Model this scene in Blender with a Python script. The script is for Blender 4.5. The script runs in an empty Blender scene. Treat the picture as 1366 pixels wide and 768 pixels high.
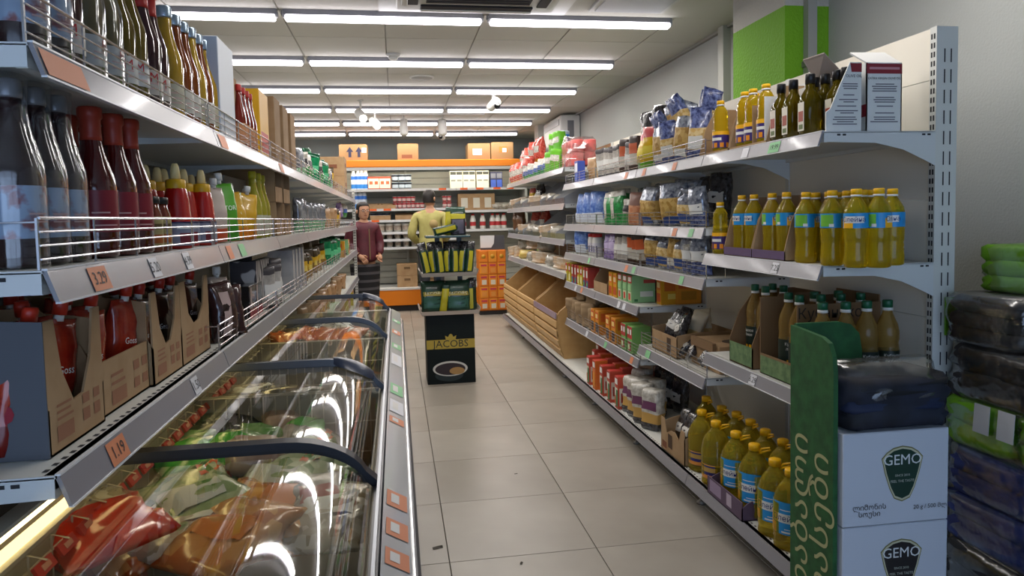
import bpy, bmesh, math, random
from mathutils import Vector, Matrix, noise

S = bpy.context.scene
COL = S.collection
R = math.radians
random.seed(7)

# ------------------------------------------------------------------ camera, world, light, exposure
CAM = (0.0, 0.0, 1.35)
FPX, YAW, PIT, ROL, CXP, CYP = 948.35, .1602, .0628, -.0227, 683.0, 349.0
def _axes():
    cy, sy, cp, sp = math.cos(YAW), math.sin(YAW), math.cos(PIT), math.sin(PIT)
    fw = Vector((sy*cp, cy*cp, -sp)); rt = Vector((cy, -sy, 0)); up = rt.cross(fw)
    c, s = math.cos(ROL), math.sin(ROL)
    return c*rt + s*up, -s*rt + c*up, fw
AR, AU, AF = _axes()
cd = bpy.data.cameras.new('camera'); cam = bpy.data.objects.new('camera', cd); COL.objects.link(cam)
cd.sensor_width = 36; cd.lens = 36*FPX/1366; cd.shift_y = (CYP-384)/1366; cd.clip_start = .02; cd.clip_end = 100
m3 = Matrix((AR, AU, -AF)).transposed()
cam.matrix_world = Matrix.Translation(CAM) @ m3.to_4x4()
S.camera = cam
w = bpy.data.worlds.new('daylight'); S.world = w; w.use_nodes = True
w.node_tree.nodes['Background'].inputs[0].default_value = (.50, .68, 1.0, 1)
w.node_tree.nodes['Background'].inputs[1].default_value = 2.0
S.view_settings.view_transform = 'Standard'; S.view_settings.look = 'None'
S.view_settings.exposure = 0.8; S.view_settings.gamma = 1.0; S.view_settings.use_curve_mapping = False
LAMP_STRENGTH = 4.5; LAMP_WATTS = 5.2
S.cycles.max_bounces = 6; S.cycles.diffuse_bounces = 3; S.cycles.glossy_bounces = 3; S.cycles.transmission_bounces = 5; S.cycles.transparent_max_bounces = 10
S.cycles.caustics_reflective = False; S.cycles.caustics_refractive = False; S.cycles.sample_clamp_indirect = 6

def ypx(px, py, X):
    """Depth Y of the place on the vertical plane at X that the photograph shows at (px, py)."""
    d = AR*((px-CXP)/FPX) + AU*(-(py-CYP)/FPX) + AF
    return d.y*X/d.x

# ------------------------------------------------------------------ materials
def lin(c):
    if isinstance(c, str):
        c = [int(c[i:i+2], 16)/255 for i in (0, 2, 4)]
    return tuple(((x/12.92) if x <= .04045 else ((x+.055)/1.055)**2.4) for x in c) + (1.0,)
_M = {}
def mat(col, rough=.5, metal=0., trans=0., emit=0., kind=None, col2=None, scale=40., spec=None, ior=1.45, coat=0., bump=0., alpha=None):
    key = (col, rough, metal, trans, emit, kind, col2, scale, spec, ior, coat, bump, alpha)
    if key in _M: return _M[key]
    m = bpy.data.materials.new('surface_'+str(len(_M))); m.use_nodes = True
    nt = m.node_tree; N = nt.nodes; L = nt.links
    b = N['Principled BSDF']
    b.inputs['Base Color'].default_value = lin(col)
    b.inputs['Roughness'].default_value = rough
    b.inputs['Metallic'].default_value = metal
    b.inputs['IOR'].default_value = ior
    if trans: b.inputs['Transmission Weight'].default_value = trans
    if spec is not None: b.inputs['Specular IOR Level'].default_value = spec
    if coat: b.inputs['Coat Weight'].default_value = coat; b.inputs['Coat Roughness'].default_value = .08
    if emit:
        b.inputs['Emission Color'].default_value = lin(col); b.inputs['Emission Strength'].default_value = emit
    if kind == 'film':            # clear wrapping film: mostly see-through, glossy at a slant
        out = N['Material Output']; t = N.new('ShaderNodeBsdfTransparent'); g = N.new('ShaderNodeBsdfGlossy')
        mx = N.new('ShaderNodeMixShader'); lw = N.new('ShaderNodeLayerWeight'); lw.inputs['Blend'].default_value = .35
        mr = N.new('ShaderNodeMapRange'); mr.inputs[3].default_value = alpha or .06; mr.inputs[4].default_value = ior-1
        t.inputs[0].default_value = lin(col); g.inputs[0].default_value = (1, 1, 1, 1); g.inputs[1].default_value = rough
        L.new(lw.outputs['Facing'], mr.inputs[0]); L.new(mr.outputs[0], mx.inputs[0])
        L.new(t.outputs[0], mx.inputs[1]); L.new(g.outputs[0], mx.inputs[2]); L.new(mx.outputs[0], out.inputs[0])
        if bump:
            nz = N.new('ShaderNodeTexNoise'); nz.inputs['Scale'].default_value = scale; bp = N.new('ShaderNodeBump')
            tc = N.new('ShaderNodeTexCoord'); L.new(tc.outputs['Object'], nz.inputs[0])
            bp.inputs['Strength'].default_value = bump; bp.inputs['Distance'].default_value = .02
            L.new(nz.outputs['Fac'], bp.inputs['Height']); L.new(bp.outputs[0], g.inputs['Normal']); L.new(bp.outputs[0], lw.inputs['Normal'])
        N.remove(b)
    elif kind == 'liquid':        # clear plastic filled with tinted liquid: part of the light passes straight through
        out = N['Material Output']; t = N.new('ShaderNodeBsdfTransparent'); t.inputs[0].default_value = lin(col); mx = N.new('ShaderNodeMixShader'); mx.inputs[0].default_value = alpha or .5
        L.new(b.outputs[0], mx.inputs[1]); L.new(t.outputs[0], mx.inputs[2]); L.new(mx.outputs[0], out.inputs[0])
    elif kind:
        tc = N.new('ShaderNodeTexCoord'); mp = N.new('ShaderNodeMapping'); L.new(tc.outputs['Object'], mp.inputs[0])
        if kind == 'grain': mp.inputs['Scale'].default_value = (1, .08, 1)
        if kind in ('cells', 'chunks'):
            tx = N.new('ShaderNodeTexVoronoi'); tx.inputs['Scale'].default_value = scale; fac = tx.outputs['Color' if kind == 'chunks' else 'Distance']
        elif kind == 'waves':
            tx = N.new('ShaderNodeTexWave'); tx.inputs['Scale'].default_value = scale; tx.inputs['Distortion'].default_value = 9; tx.inputs['Detail'].default_value = 1; fac = tx.outputs['Fac']
        else:
            tx = N.new('ShaderNodeTexNoise'); tx.inputs['Scale'].default_value = scale; tx.inputs['Detail'].default_value = 3; fac = tx.outputs['Fac']
        L.new(mp.outputs[0], tx.inputs[0])
        rp = N.new('ShaderNodeValToRGB'); rp.color_ramp.elements[0].color = lin(col); rp.color_ramp.elements[1].color = lin(col2 or col)
        rp.color_ramp.elements[0].position, rp.color_ramp.elements[1].position = {'noise': (.35, .65), 'grain': (.3, .7), 'cells': (.1, .6), 'chunks': (.25, .75), 'waves': (.42, .58), 'speck': (.52, .62)}[kind]
        L.new(fac, rp.inputs[0]); L.new(rp.outputs[0], b.inputs['Base Color'])
        if bump:
            bp = N.new('ShaderNodeBump'); bp.inputs['Strength'].default_value = bump; bp.inputs['Distance'].default_value = .004
            L.new(tx.outputs[0], bp.inputs['Height']); L.new(bp.outputs[0], b.inputs['Normal'])
    elif bump:
        tc = N.new('ShaderNodeTexCoord'); nz = N.new('ShaderNodeTexNoise'); nz.inputs['Scale'].default_value = scale; nz.inputs['Detail'].default_value = 2
        bp = N.new('ShaderNodeBump'); bp.inputs['Strength'].default_value = bump; bp.inputs['Distance'].default_value = .01
        L.new(tc.outputs['Object'], nz.inputs[0]); L.new(nz.outputs['Fac'], bp.inputs['Height']); L.new(bp.outputs[0], b.inputs['Normal'])
    _M[key] = m
    return m

# ------------------------------------------------------------------ geometry
_T = {}
def glyphs(s, size=1.0, font_bold=False):
    if s not in _T:
        c = bpy.data.curves.new('t', 'FONT'); c.body = s; c.size = 1; c.resolution_u = 2; c.align_x = 'CENTER'; c.align_y = 'CENTER'
        o = bpy.data.objects.new('t', c); COL.objects.link(o)
        me = o.evaluated_get(bpy.context.evaluated_depsgraph_get()).to_mesh()
        _T[s] = ([(v.co.x, v.co.y) for v in me.vertices], [tuple(p.vertices) for p in me.polygons])
        bpy.data.objects.remove(o); bpy.data.curves.remove(c)
    v, f = _T[s]
    return [(x*size, y*size) for x, y in v], f

class G:
    """Collects shapes into one mesh; m is the material slot."""
    def __init__(s): s.V = []; s.F = []; s.I = []; s.mats = []; s.sm = []
    def slot(s, m):
        if m not in s.mats: s.mats.append(m)
        return s.mats.index(m)
    def add(s, V, F, m, smooth=False):
        n = len(s.V); k = s.slot(m); s.V += [tuple(v) for v in V]
        for f in F: s.F.append(tuple(i+n for i in f)); s.I.append(k); s.sm.append(smooth)
        return s
    def box(s, a, b, m, bev=0.):
        x0, y0, z0 = a; x1, y1, z1 = b
        if not bev:
            V = [(x0,y0,z0),(x1,y0,z0),(x1,y1,z0),(x0,y1,z0),(x0,y0,z1),(x1,y0,z1),(x1,y1,z1),(x0,y1,z1)]
            return s.add(V, [(3,2,1,0),(4,5,6,7),(0,1,5,4),(1,2,6,5),(2,3,7,6),(3,0,4,7)], m)
        c = bev
        V = []
        for z, i in ((z0, c), (z0+c, 0), (z1-c, 0), (z1, c)):
            V += [(x0+c,y0+i,z),(x1-c,y0+i,z),(x1-i,y0+c,z),(x1-i,y1-c,z),(x1-c,y1-i,z),(x0+c,y1-i,z),(x0+i,y1-c,z),(x0+i,y0+c,z)]
        F = [tuple(range(7,-1,-1)), tuple(range(24,32))]
        for r in range(3):
            for k in range(8): F.append((r*8+k, r*8+(k+1)%8, r*8+8+(k+1)%8, r*8+8+k))
        return s.add(V, F, m)
    def prism(s, poly, axis, a, b, m, smooth=False):
        """poly in the two other axes (order x,y,z without axis), extruded from a to b along axis."""
        def P(p, t):
            return {'x': (t, p[0], p[1]), 'y': (p[0], t, p[1]), 'z': (p[0], p[1], t)}[axis]
        n = len(poly); V = [P(p, a) for p in poly] + [P(p, b) for p in poly]
        ar = sum(poly[i][0]*poly[(i+1) % n][1]-poly[(i+1) % n][0]*poly[i][1] for i in range(n))
        flip = (ar < 0) != (axis == 'y')
        F = [tuple(range(n-1, -1, -1)), tuple(range(n, 2*n))] + [(i, (i+1) % n, n+(i+1) % n, n+i) for i in range(n)]
        if flip: F = [tuple(reversed(f)) for f in F]
        return s.add(V, F, m, smooth)
    def lathe(s, prof, m, seg=14, c=(0,0,0), squash=1., smooth=True, capb=True, capt=True, sq=0.):
        V = []
        for r, z in prof:
            for k in range(seg):
                a = 2*math.pi*k/seg; cx, sy = math.cos(a), math.sin(a)
                if sq:
                    n_ = (abs(cx)**(2+sq*6)+abs(sy)**(2+sq*6))**(-1/(2+sq*6)); cx *= n_; sy *= n_
                V.append((c[0]+r*cx, c[1]+r*sy*squash, c[2]+z))
        F = []
        for i in range(len(prof)-1):
            for k in range(seg): F.append((i*seg+k, i*seg+(k+1) % seg, (i+1)*seg+(k+1) % seg, (i+1)*seg+k))
        if capb: F.append(tuple(range(seg-1, -1, -1)))
        if capt: F.append(tuple(range((len(prof)-1)*seg, len(prof)*seg)))
        return s.add(V, F, m, smooth)
    def tube(s, pts, r, m, seg=6, close=False):
        pts = [Vector(p) for p in pts]; n = len(pts); V = []
        for i, p in enumerate(pts):
            t = (pts[min(i+1, n-1)]-pts[max(i-1, 0)]).normalized()
            u = t.cross(Vector((0, 0, 1)));  u = t.cross(Vector((1, 0, 0))) if u.length < .05 else u
            u.normalize(); v = t.cross(u); rr = r[i] if isinstance(r, (list, tuple)) else r
            for k in range(seg): a = 2*math.pi*k/seg; V.append(p+(u*math.cos(a)+v*math.sin(a))*rr)
        F = [(i*seg+k, i*seg+(k+1) % seg, (i+1)*seg+(k+1) % seg, (i+1)*seg+k) for i in range(n-1) for k in range(seg)]
        F += [tuple(range(seg-1, -1, -1)), tuple(range((n-1)*seg, n*seg))]
        F = [tuple(reversed(f)) for f in F]
        return s.add(V, F, m, seg > 5)
    def text(s, t, size, m, o, ux, uy, arch=None):
        """Lettering centred on o, with ux the reading direction and uy the up direction (unit vectors)."""
        v, f = glyphs(t, size); o, ux, uy = Vector(o), Vector(ux), Vector(uy)
        return s.add([o+ux*x+uy*y for x, y in v], f, m)
    def text_round(s, t, size, m, z, r, a0=-90, squash=1.):
        """Lettering wrapped round a vertical cylinder of radius r, centred on angle a0 (degrees)."""
        v, f = glyphs(t, size)
        return s.add([(r*math.cos(R(a0)+x/r), r*math.sin(R(a0)+x/r)*squash, z+y) for x, y in v], f, m)
    def quad(s, a, b, c, d, m): return s.add([a, b, c, d], [(0,1,2,3)], m)
    def mesh(s, name='m'):
        me = bpy.data.meshes.new(name); me.from_pydata(s.V, [], s.F)
        for m in s.mats: me.materials.append(m)
        me.polygons.foreach_set('material_index', s.I); me.polygons.foreach_set('use_smooth', s.sm)
        me.update(); return me

def ob(name, me, parent=None, loc=(0,0,0), rot=(0,0,0), scale=None, label=None):
    if isinstance(me, G): me = me.mesh(name)
    o = bpy.data.objects.new(name, me); COL.objects.link(o)
    o.location = loc; o.rotation_euler = rot
    if scale is not None: o.scale = (scale,)*3 if isinstance(scale, (int, float)) else scale
    if parent: o.parent = parent
    if label: o['label'] = label
    return o
def tag(o, label, cat, group=None):
    o['label'] = label; o['category'] = cat
    if group: o['group'] = group
    return o
def thing(name, label, cat, loc=(0,0,0), rz=0, group=None, rot=None, scale=None):
    o = ob(name, None, None, loc, rot or (0, 0, rz), scale); o.empty_display_size = .05
    return tag(o, label, cat, group)
def struct(name, g, parent=None, **k):
    o = ob(name, g, parent, **k)
    if not parent: o['kind'] = 'structure'
    return o
ORD = ['first','second','third','fourth','fifth','sixth','seventh','eighth','ninth','tenth','eleventh','twelfth','thirteenth','fourteenth','fifteenth','sixteenth','seventeenth','eighteenth','nineteenth','twentieth']

# product kinds: key -> list of (part name, mesh, index of the part it belongs to or None, label)
KIND = {}
def kind(key, *parts):
    KIND[key] = [(p[0], p[1].mesh(p[0]) if isinstance(p[1], G) else p[1], p[2] if len(p) > 2 else None, p[3] if len(p) > 3 else None) for p in parts]
def place(key, name, label, cat, loc, rz=0, group=None, rot=None, scale=None):
    parts = KIND[key]
    if len(parts) == 1:
        o = ob(name, parts[0][1], None, loc, rot or (0, 0, rz), scale); return tag(o, label, cat, group)
    t = thing(name, label, cat, loc, rz, group, rot, scale); made = []
    for pn, me, pi, lb in parts:
        made.append(ob(pn, me, t if pi is None else made[pi], label=lb))
    return t
# ================================================================== the room
WHITE = mat('d8d6d0', .6); PAINT = mat('c3c1b6', .75, bump=.15, scale=60)
XW, XL, YB, YF, ZC = 2.29, -4.3, 11.5, -2.2, 2.62
g = G().box((XL, YF, -.12), (XW+.15, YB, -.012), mat('4d4842', .9)); floor = struct('floor', g)
TM = [mat('948c80', .34, kind='noise', col2='a0988c', scale=2.2, spec=.5), mat('989084', .36, kind='noise', col2='a49c90', scale=2.6, spec=.5), mat('8f877b', .32, kind='noise', col2='9c9488', scale=1.8, spec=.5)]
tms = [G().box((.0015, .0015, -.012), (.5955, .5875, 0), t, .0012).mesh('floor_tile') for t in TM]
tx, ty = .165, 2.727
for i in range(-8, 4):
    for j in range(-8, 14):
        if j < -4 and i < -2: continue
        if i < -4 and (j < 2 or i < -7): continue
        ob('floor_tile', tms[(i*7+j*5+(i*j) % 3) % 3], floor, (tx+i*.597, ty+j*.589, 0))
WALLG = mat('b7b9b5', .8, bump=.25, scale=90)
g = G().box((XW, YF, -.12), (XW+.12, YB+.2, ZC+.2), WALLG); struct('wall_right', g)
g = G().box((XL-.12, YF, -.12), (XL, YB+.2, ZC+.2), WALLG); struct('wall_left', g)
g = G().box((XL, YB, -.12), (XW, YB+.12, ZC+.2), mat('8b908c', .8)); struct('wall_back', g)
FW = mat('a8a8a0', .8)
g = G()
for a, b in (((XL, YF-.12, -.12), (-1.9, YF, ZC)), ((1.9, YF-.12, -.12), (XW, YF, ZC)), ((-1.9, YF-.12, 2.25), (1.9, YF, ZC)), ((-1.9, YF-.12, -.12), (1.9, YF, .12))): g.box(a, b, FW)
struct('wall_front', g)
g = G()
for x in (-1.9, -.65, .6, 1.84): g.box((x, YF-.09, .12), (x+.06, YF-.03, 2.25), mat('77797a', .4, .6))
for z in (.12, 2.19): g.box((-1.9, YF-.09, z), (1.9, YF-.03, z+.06), mat('77797a', .4, .6))
struct('window_1', g)
# painted column: green below, bare plaster above, in the row of the right wall
GREEN = mat('6fa81c', .75, bump=.6, scale=70)
g = G().box((2.04, 3.506, 0), (XW, 4.084, 2.42), GREEN).box((2.04, 3.506, 2.42), (XW, 4.084, ZC), mat('b9b6ad', .85, bump=.6, scale=70))
struct('wall_column', g)
struct('wall_column_far', G().box((1.98, 9.75, 0), (XW, 10.0, 2.12), GREEN).box((1.98, 9.75, 2.12), (XW, 10.0, ZC), mat('b9b6ad', .85)))
g = G().box((2.145, 3.46, 0), (2.195, 3.505, ZC), mat('a2a49e', .4, .2)).box((2.135, 3.455, 2.1), (2.205, 3.505, 2.13), mat('8b8d88', .4, .3)); struct('trim_1', g)
g = G().box((2.235, 4.62, 0), (2.29, 4.70, ZC), mat('b9b9b0', .5)).box((2.25, 4.70, 0), (2.29, 4.72, ZC), mat('96968f', .5)); struct('trim_2', g)
g = G().box((2.262, 4.08, ZC-.02), (2.29, YB, ZC), mat('9a9890', .6)); struct('trim_3', g)
# ceiling with lay-in panels
RY = [4.5, 5.75, 6.97, 8.18, 9.32, 10.45]
g = G().box((XL, YF, ZC+.008), (XW+.12, YB+.12, ZC+.1), mat('b8b5ab', .7)); ceiling = struct('ceiling', g)
PM = [mat('c9c6bc', .75), mat('c4c1b6', .75), mat('cdcac1', .75)]
yl = [3.27, 3.89, 4.5, 5.13, 5.75, 6.36, 6.97, 7.57, 8.18, 8.75, 9.32, 9.88, 10.45, 10.98, 11.5]
pcache = {}
for i in range(-5, 5):
    x0 = -.03+.622*i; x1 = min(x0+.622, XW)
    if x0 > 2.2: continue
    for j in range(len(yl)-1):
        if j < 2 and i >= 0: continue
        hgt = round(yl[j+1]-yl[j], 3); wd = round(x1-x0, 3)
        k = (wd, hgt, (i*3+j*5) % 3)
        if k not in pcache: pcache[k] = G().box((.004, .004, -.004), (wd-.004, hgt-.004, .004), PM[k[2]], .002).mesh('ceiling_panel')
        ob('ceiling_panel', pcache[k], ceiling, (x0, yl[j], ZC+.002))
g = G().box((-.03, YF, ZC-.004), (XW, 4.5, ZC+.01), mat('c2bfb4', .8)); ob('ceiling_plaster', g, ceiling)
g = G().box((XL, YF, ZC-.004), (-.034, 3.265, ZC+.01), mat('c2bfb4', .8)); ob('ceiling_plaster', g, ceiling)
# lamps: rows of three linked LED battens
HOUSE = mat('85858a', .4, .3)
EM = mat('fbf6ff', .4, emit=LAMP_STRENGTH)
def lamp_light(t):
    l = bpy.data.lights.new('lamp_light', 'AREA'); l.shape = 'RECTANGLE'; l.size = 1.16; l.size_y = .046; l.energy = LAMP_WATTS; l.color = (1., .955, .885)
    o = bpy.data.objects.new('lamp_light', l); COL.objects.link(o); o.parent = t; o.location = (0, 0, -.066)
lamp_d = G().box((-.59, -.03, -.064), (.59, .03, -.030), EM, .008).mesh('diffuser')
lamp_h = G().box((-.60, -.026, -.031), (.60, .026, .0), HOUSE).box((-.605, -.02, -.046), (-.587, .02, -.01), mat('9a9a98', .5)).box((.587, -.02, -.046), (.605, .02, -.01), mat('9a9a98', .5)).mesh('housing')
lamp_c = G().box((-.612, -.014, -.03), (-.604, .014, -.008), mat('77777a', .5)).mesh('connector')
RN = ['nearest', 'second', 'third', 'fourth', 'fifth', 'farthest']; CN = ['left', 'middle', 'right']
for r, y in enumerate(RY):
    for c, x in enumerate((-1.262, -.025, 1.212)):
        t = thing('ceiling_lamp', f'white linear ceiling lamp, {CN[c]} one of the {RN[r]} row', 'lamp', (x, y, ZC-.003), 0, 'linear ceiling lamps')
        ob('housing', lamp_h, t); ob('diffuser', lamp_d, t); ob('connector', lamp_c, t); lamp_light(t)
for c, x in ((0, .15), (1, 1.4)):
    for r, y in enumerate((2.3,)):
        t = thing('ceiling_lamp', f'white linear ceiling lamp overhead nearest the entrance, {["middle", "right"][c]} one', 'lamp', (x, y, ZC-.006), 0, 'linear ceiling lamps')
        ob('housing', lamp_h, t); ob('diffuser', lamp_d, t); lamp_light(t)
# air-conditioner cassette and a vent in the ceiling
t = thing('ceiling_air_conditioner', 'white square ceiling air conditioner with dark grille at top edge', 'air conditioner', (.51, 3.86, ZC-.005))
AW = mat('cfcfc8', .4); DK = mat('25242a', .6)
ob('frame', G().prism([(-.57,-.57),(.57,-.57),(.57,.57),(-.57,.57)], 'z', -.012, 0, AW).box((-.47,-.47,-.03),(.47,.47,-.01), AW, .008), t)
gr = G().box((-.30,-.30,-.037),(.30,.30,-.029), DK)
ob('grille', gr, t)
for i in range(4):
    a = i*math.pi/2
    ob('louvre', G().box((-.33, .345, -.042), (.33, .42, -.03), DK, .004).box((-.33, .405, -.046), (.33, .44, -.036), AW, .003), t, rot=(0, 0, a))
for i in range(14): ob('grille_slat', G().box((-.29, -.28+i*.042, -.041), (.29, -.272+i*.042, -.036), mat('2c2b30', .5)), t)
t = thing('ceiling_vent', 'flat grey metal access vent in ceiling, right of air conditioner', 'vent', (1.45, 4.02, ZC-.005))
ob('frame', G().box((-.24, -.3, -.02), (.24, .3, 0), mat('b8b8b2', .4, .2), .004), t)
ob('panel', G().box((-.21, -.27, -.026), (.21, .27, -.018), mat('9c9ea0', .35, .5), .003), t)
# smoke detector, round speaker, wall cameras, spotlights
t = thing('smoke_detector', 'small round white smoke detector under the second lamp row', 'smoke detector', (.02, 5.62, ZC))
ob('base', G().lathe([(.055,0),(.055,-.014),(.05,-.02)], WHITE, 18), t); ob('sensor', G().lathe([(.036,-.018),(.036,-.036),(.028,-.045)], WHITE, 16), t)
t = thing('ceiling_speaker', 'flat round white speaker grille in ceiling behind smoke detector', 'speaker', (.27, 6.5, ZC))
ob('rim', G().lathe([(.11,0),(.11,-.008),(.098,-.014)], WHITE, 24), t); ob('grille', G().lathe([(.095,-.01),(.095,-.016)], mat('a8a59d', .6), 24), t)
def cctv(loc, rz, label, s=1.):
    t = thing('security_camera', label, 'camera', loc, rz, 'security cameras', scale=s)
    ob('mount', G().lathe([(.05,0),(.05,-.012),(.018,-.02),(.018,-.09)], WHITE, 14), t)
    ob('body', G().lathe([(.028,-.07),(.036,-.06),(.038,.05),(.033,.055)], WHITE, 14), t, (0,0,-.115), (R(70),0,0))
    ob('lens', G().lathe([(.026,.05),(.026,.06)], mat('18181c', .15), 14), t, (0,0,-.115), (R(110),0,0))
    ob('bracket', G().box((-.02,-.02,-.12),(.02,.02,-.08), WHITE, .005), t)
cctv((1.0, 7.1, ZC), .4, 'white security camera hanging over right shelves', 1.25)
cctv((.66, 9.95, ZC), -.3, 'white dome security camera in front of chilled wall case', 1.1)
def spot(loc, tilt, rz, lit, label):
    t = thing('track_spotlight', label, 'spotlight', loc, rz, 'spotlights on the ceiling track')
    ob('arm', G().box((-.02,-.035,-.01),(.02,.035,.0), WHITE).tube([(0,0,0),(0,0,-.10)], .011, WHITE), t)
    h = ob('head', G().lathe([(.045,.10),(.05,.07),(.05,-.08),(.046,-.085)], WHITE, 16), t, (0,0,-.16), (tilt,0,0))
    ob('bulb', G().lathe([(.038,-.084),(.038,-.09)], mat('fff6e6', .4, emit=7.) if lit else mat('d8d4c8', .3), 16), h)
spot((-.33, 7.75, ZC-.005), R(-62), R(20), True, 'lit white spotlight, left one of the lit pair')
spot((-.20, 8.35, ZC-.005), R(-62), R(20), True, 'lit white spotlight, right one of the lit pair')
spot((.13, 8.8, ZC-.005), R(-15), 0, False, 'unlit white spotlight, left one of the unlit pair')
spot((.60, 8.8, ZC-.005), R(-15), 0, False, 'unlit white spotlight, right one of the unlit pair')
tag(ob('light_track', G().box((-.4, 8.62, ZC-.03), (1.1, 8.66, ZC-.002), WHITE)), 'thin white lighting track across ceiling above spotlights', 'track')
# wall air conditioner high in the far right corner
t = thing('wall_air_conditioner', 'white boxy air handling unit high in far right corner', 'air conditioner', (2.03, 8.6, 2.25))
ob('casing', G().box((0,0,0),(.255,1.0,.34), mat('d2d2ce', .4), .015), t)
ob('grille', G().box((-.01,.06,.22),(.002,.94,.29), mat('b4b4b2', .4)), t)
ob('sticker', G().box((.09,-.003,.06),(.17,.003,.27), mat('6d6f74', .5)), t)
# ================================================================== shelving
STEEL = mat('dadad3', .38, spec=.4); STEEL2 = mat('d2d4d2', .35); PANEL = mat('e8e1d2', .5); RAIL = mat('87858a', .3, spec=.45, coat=.2); WIRE = mat('c8c8cc', .22, .9)
LIP = mat('dedee0', .25); SLOT = mat('2b2b2e', .8)
TAGM = {'o': mat('cf8058', .55), 'g': mat('7fbb86', .55), 'w': mat('cfcfd4', .5)}; INK = mat('2c2a2c', .6)
BARM = mat('8b5a44', .6)
def sg(g, s, u0, u1, y0, y1, z0, z1, m, bev=0.):
    a, b = sorted((s*u0, s*u1)); return g.box((a, y0, z0), (b, y1, z1), m, bev)
_SH = {}
def shelf_meshes(s, D, L, guard, holes, thick=.035):
    k = (s, D, L, guard, holes)
    if k in _SH: return _SH[k]
    g = G(); sg(g, s, .004, D, .003, L-.003, -thick*.6, 0, STEEL); sg(g, s, .004, .02, .003, L-.003, -thick, 0, STEEL)
    sg(g, s, D-.02, D, .003, L-.003, -thick, 0, STEEL)
    if holes:
        for i in range(int(L/.03)):
            y = .02+i*.03; a, b = sorted((s*.022, s*.03)); g.quad((a, y, .0006), (b, y, .0006), (b, y+.013, .0006), (a, y+.013, .0006), SLOT)
    plate = g.mesh('plate')
    r = G().prism([(s*.003, 0), (-s*.004, .0), (-s*.019, -.046), (-s*.013, -.046)], 'y', .0, L-.006, RAIL)
    r.prism([(-s*.013, -.045), (-s*.021, -.045), (-s*.021, -.048), (-s*.013, -.048)], 'y', 0, L-.006, LIP)
    r.prism([(s*.003, .0), (-s*.005, .0), (-s*.005, .003), (s*.003, .003)], 'y', 0, L-.006, LIP)
    poly = [(s*.004, -.002), (s*D, -.002), (s*D, -.115), (s*(D-.03), -.10), (s*(D-.12), -.06), (s*(D-.22), -.038), (s*.004, -.034)]
    br = G().prism(poly, 'y', 0, .003, STEEL2)
    sg(br, s, .0, D, .0, .004, -.004, .0005, STEEL2)
    for u in (.05, .07, D-.05, D-.03): sg(br, s, u, u+.012, -.0006, .0, -.014, -.008, SLOT)
    br = br.mesh('bracket'); gd = None
    if guard:
        g = G(); x = s*.006
        for z, rr in ((.016, .0016), (.036, .0016), (.056, .0016), (.076, .0024)): g.tube([(x, .008, z), (x, L-.012, z)], rr, WIRE, 5)
        n = max(2, int(L/.2)+1)
        for i in range(n):
            y = .008+(L-.02)*i/(n-1); g.tube([(x+s*.003, y, -.005), (x+s*.003, y, .076)], .0018 if 0 < i < n-1 else .0028, WIRE, 5)
        for y in (.008, L-.012): g.tube([(x, y, .07), (s*.10, y, .07), (s*.10, y, .0)], .0018, WIRE, 5)
        gd = g.mesh('wire_guard')
    _SH[k] = (plate, r.mesh('price_rail'), br, gd); return _SH[k]
_TG = {}
def price_tag(shelf, s, y, kind_, txt='', w=.052):
    k = (s, kind_, txt, w)
    if k not in _TG:
        g = G(); top = Vector((-s*.0062, 0, -.004)); bot = Vector((-s*.0192, 0, -.0425)); yd = Vector((0, -s, 0)); up = (top-bot).normalized(); nrm = Vector((-s, 0, -.3)).normalized()*.0008
        h = yd*w/2
        g.quad(bot-h+nrm, bot+h+nrm, top+h+nrm, top-h+nrm, TAGM[kind_])
        c = (top+bot)/2+nrm*2.2
        if txt: g.text(txt, .031 if len(txt) < 5 else .027, INK, c, yd, up)
        _TG[k] = g.mesh('price_tag')
    return ob('price_tag', _TG[k], shelf, (0, y, 0))
_UP = {}
def upright(s, D, H, slots):
    k = (s, D, H, slots)
    if k in _UP: return _UP[k]
    g = G(); sg(g, s, D, D+.08, 0, .03, 0, H, mat('d3d3cc', .35))
    if slots:
        z = .2
        while z < H-.03:
            for y in (.006, .018):
                x = s*(D-.0006); g.quad((x, y, z), (x, y+.007, z), (x, y+.007, z+.018), (x, y, z+.018), SLOT)
            z += .03
        z = .2
        while z < H-.05:
            for u in (.028, .052):
                a, b = sorted((s*(D+u), s*(D+u+.005))); g.quad((a, -.0006, z), (b, -.0006, z), (b, -.0006, z+.045), (a, -.0006, z+.045), SLOT)
            z += .068
    _UP[k] = g.mesh('upright'); return _UP[k]
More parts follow.
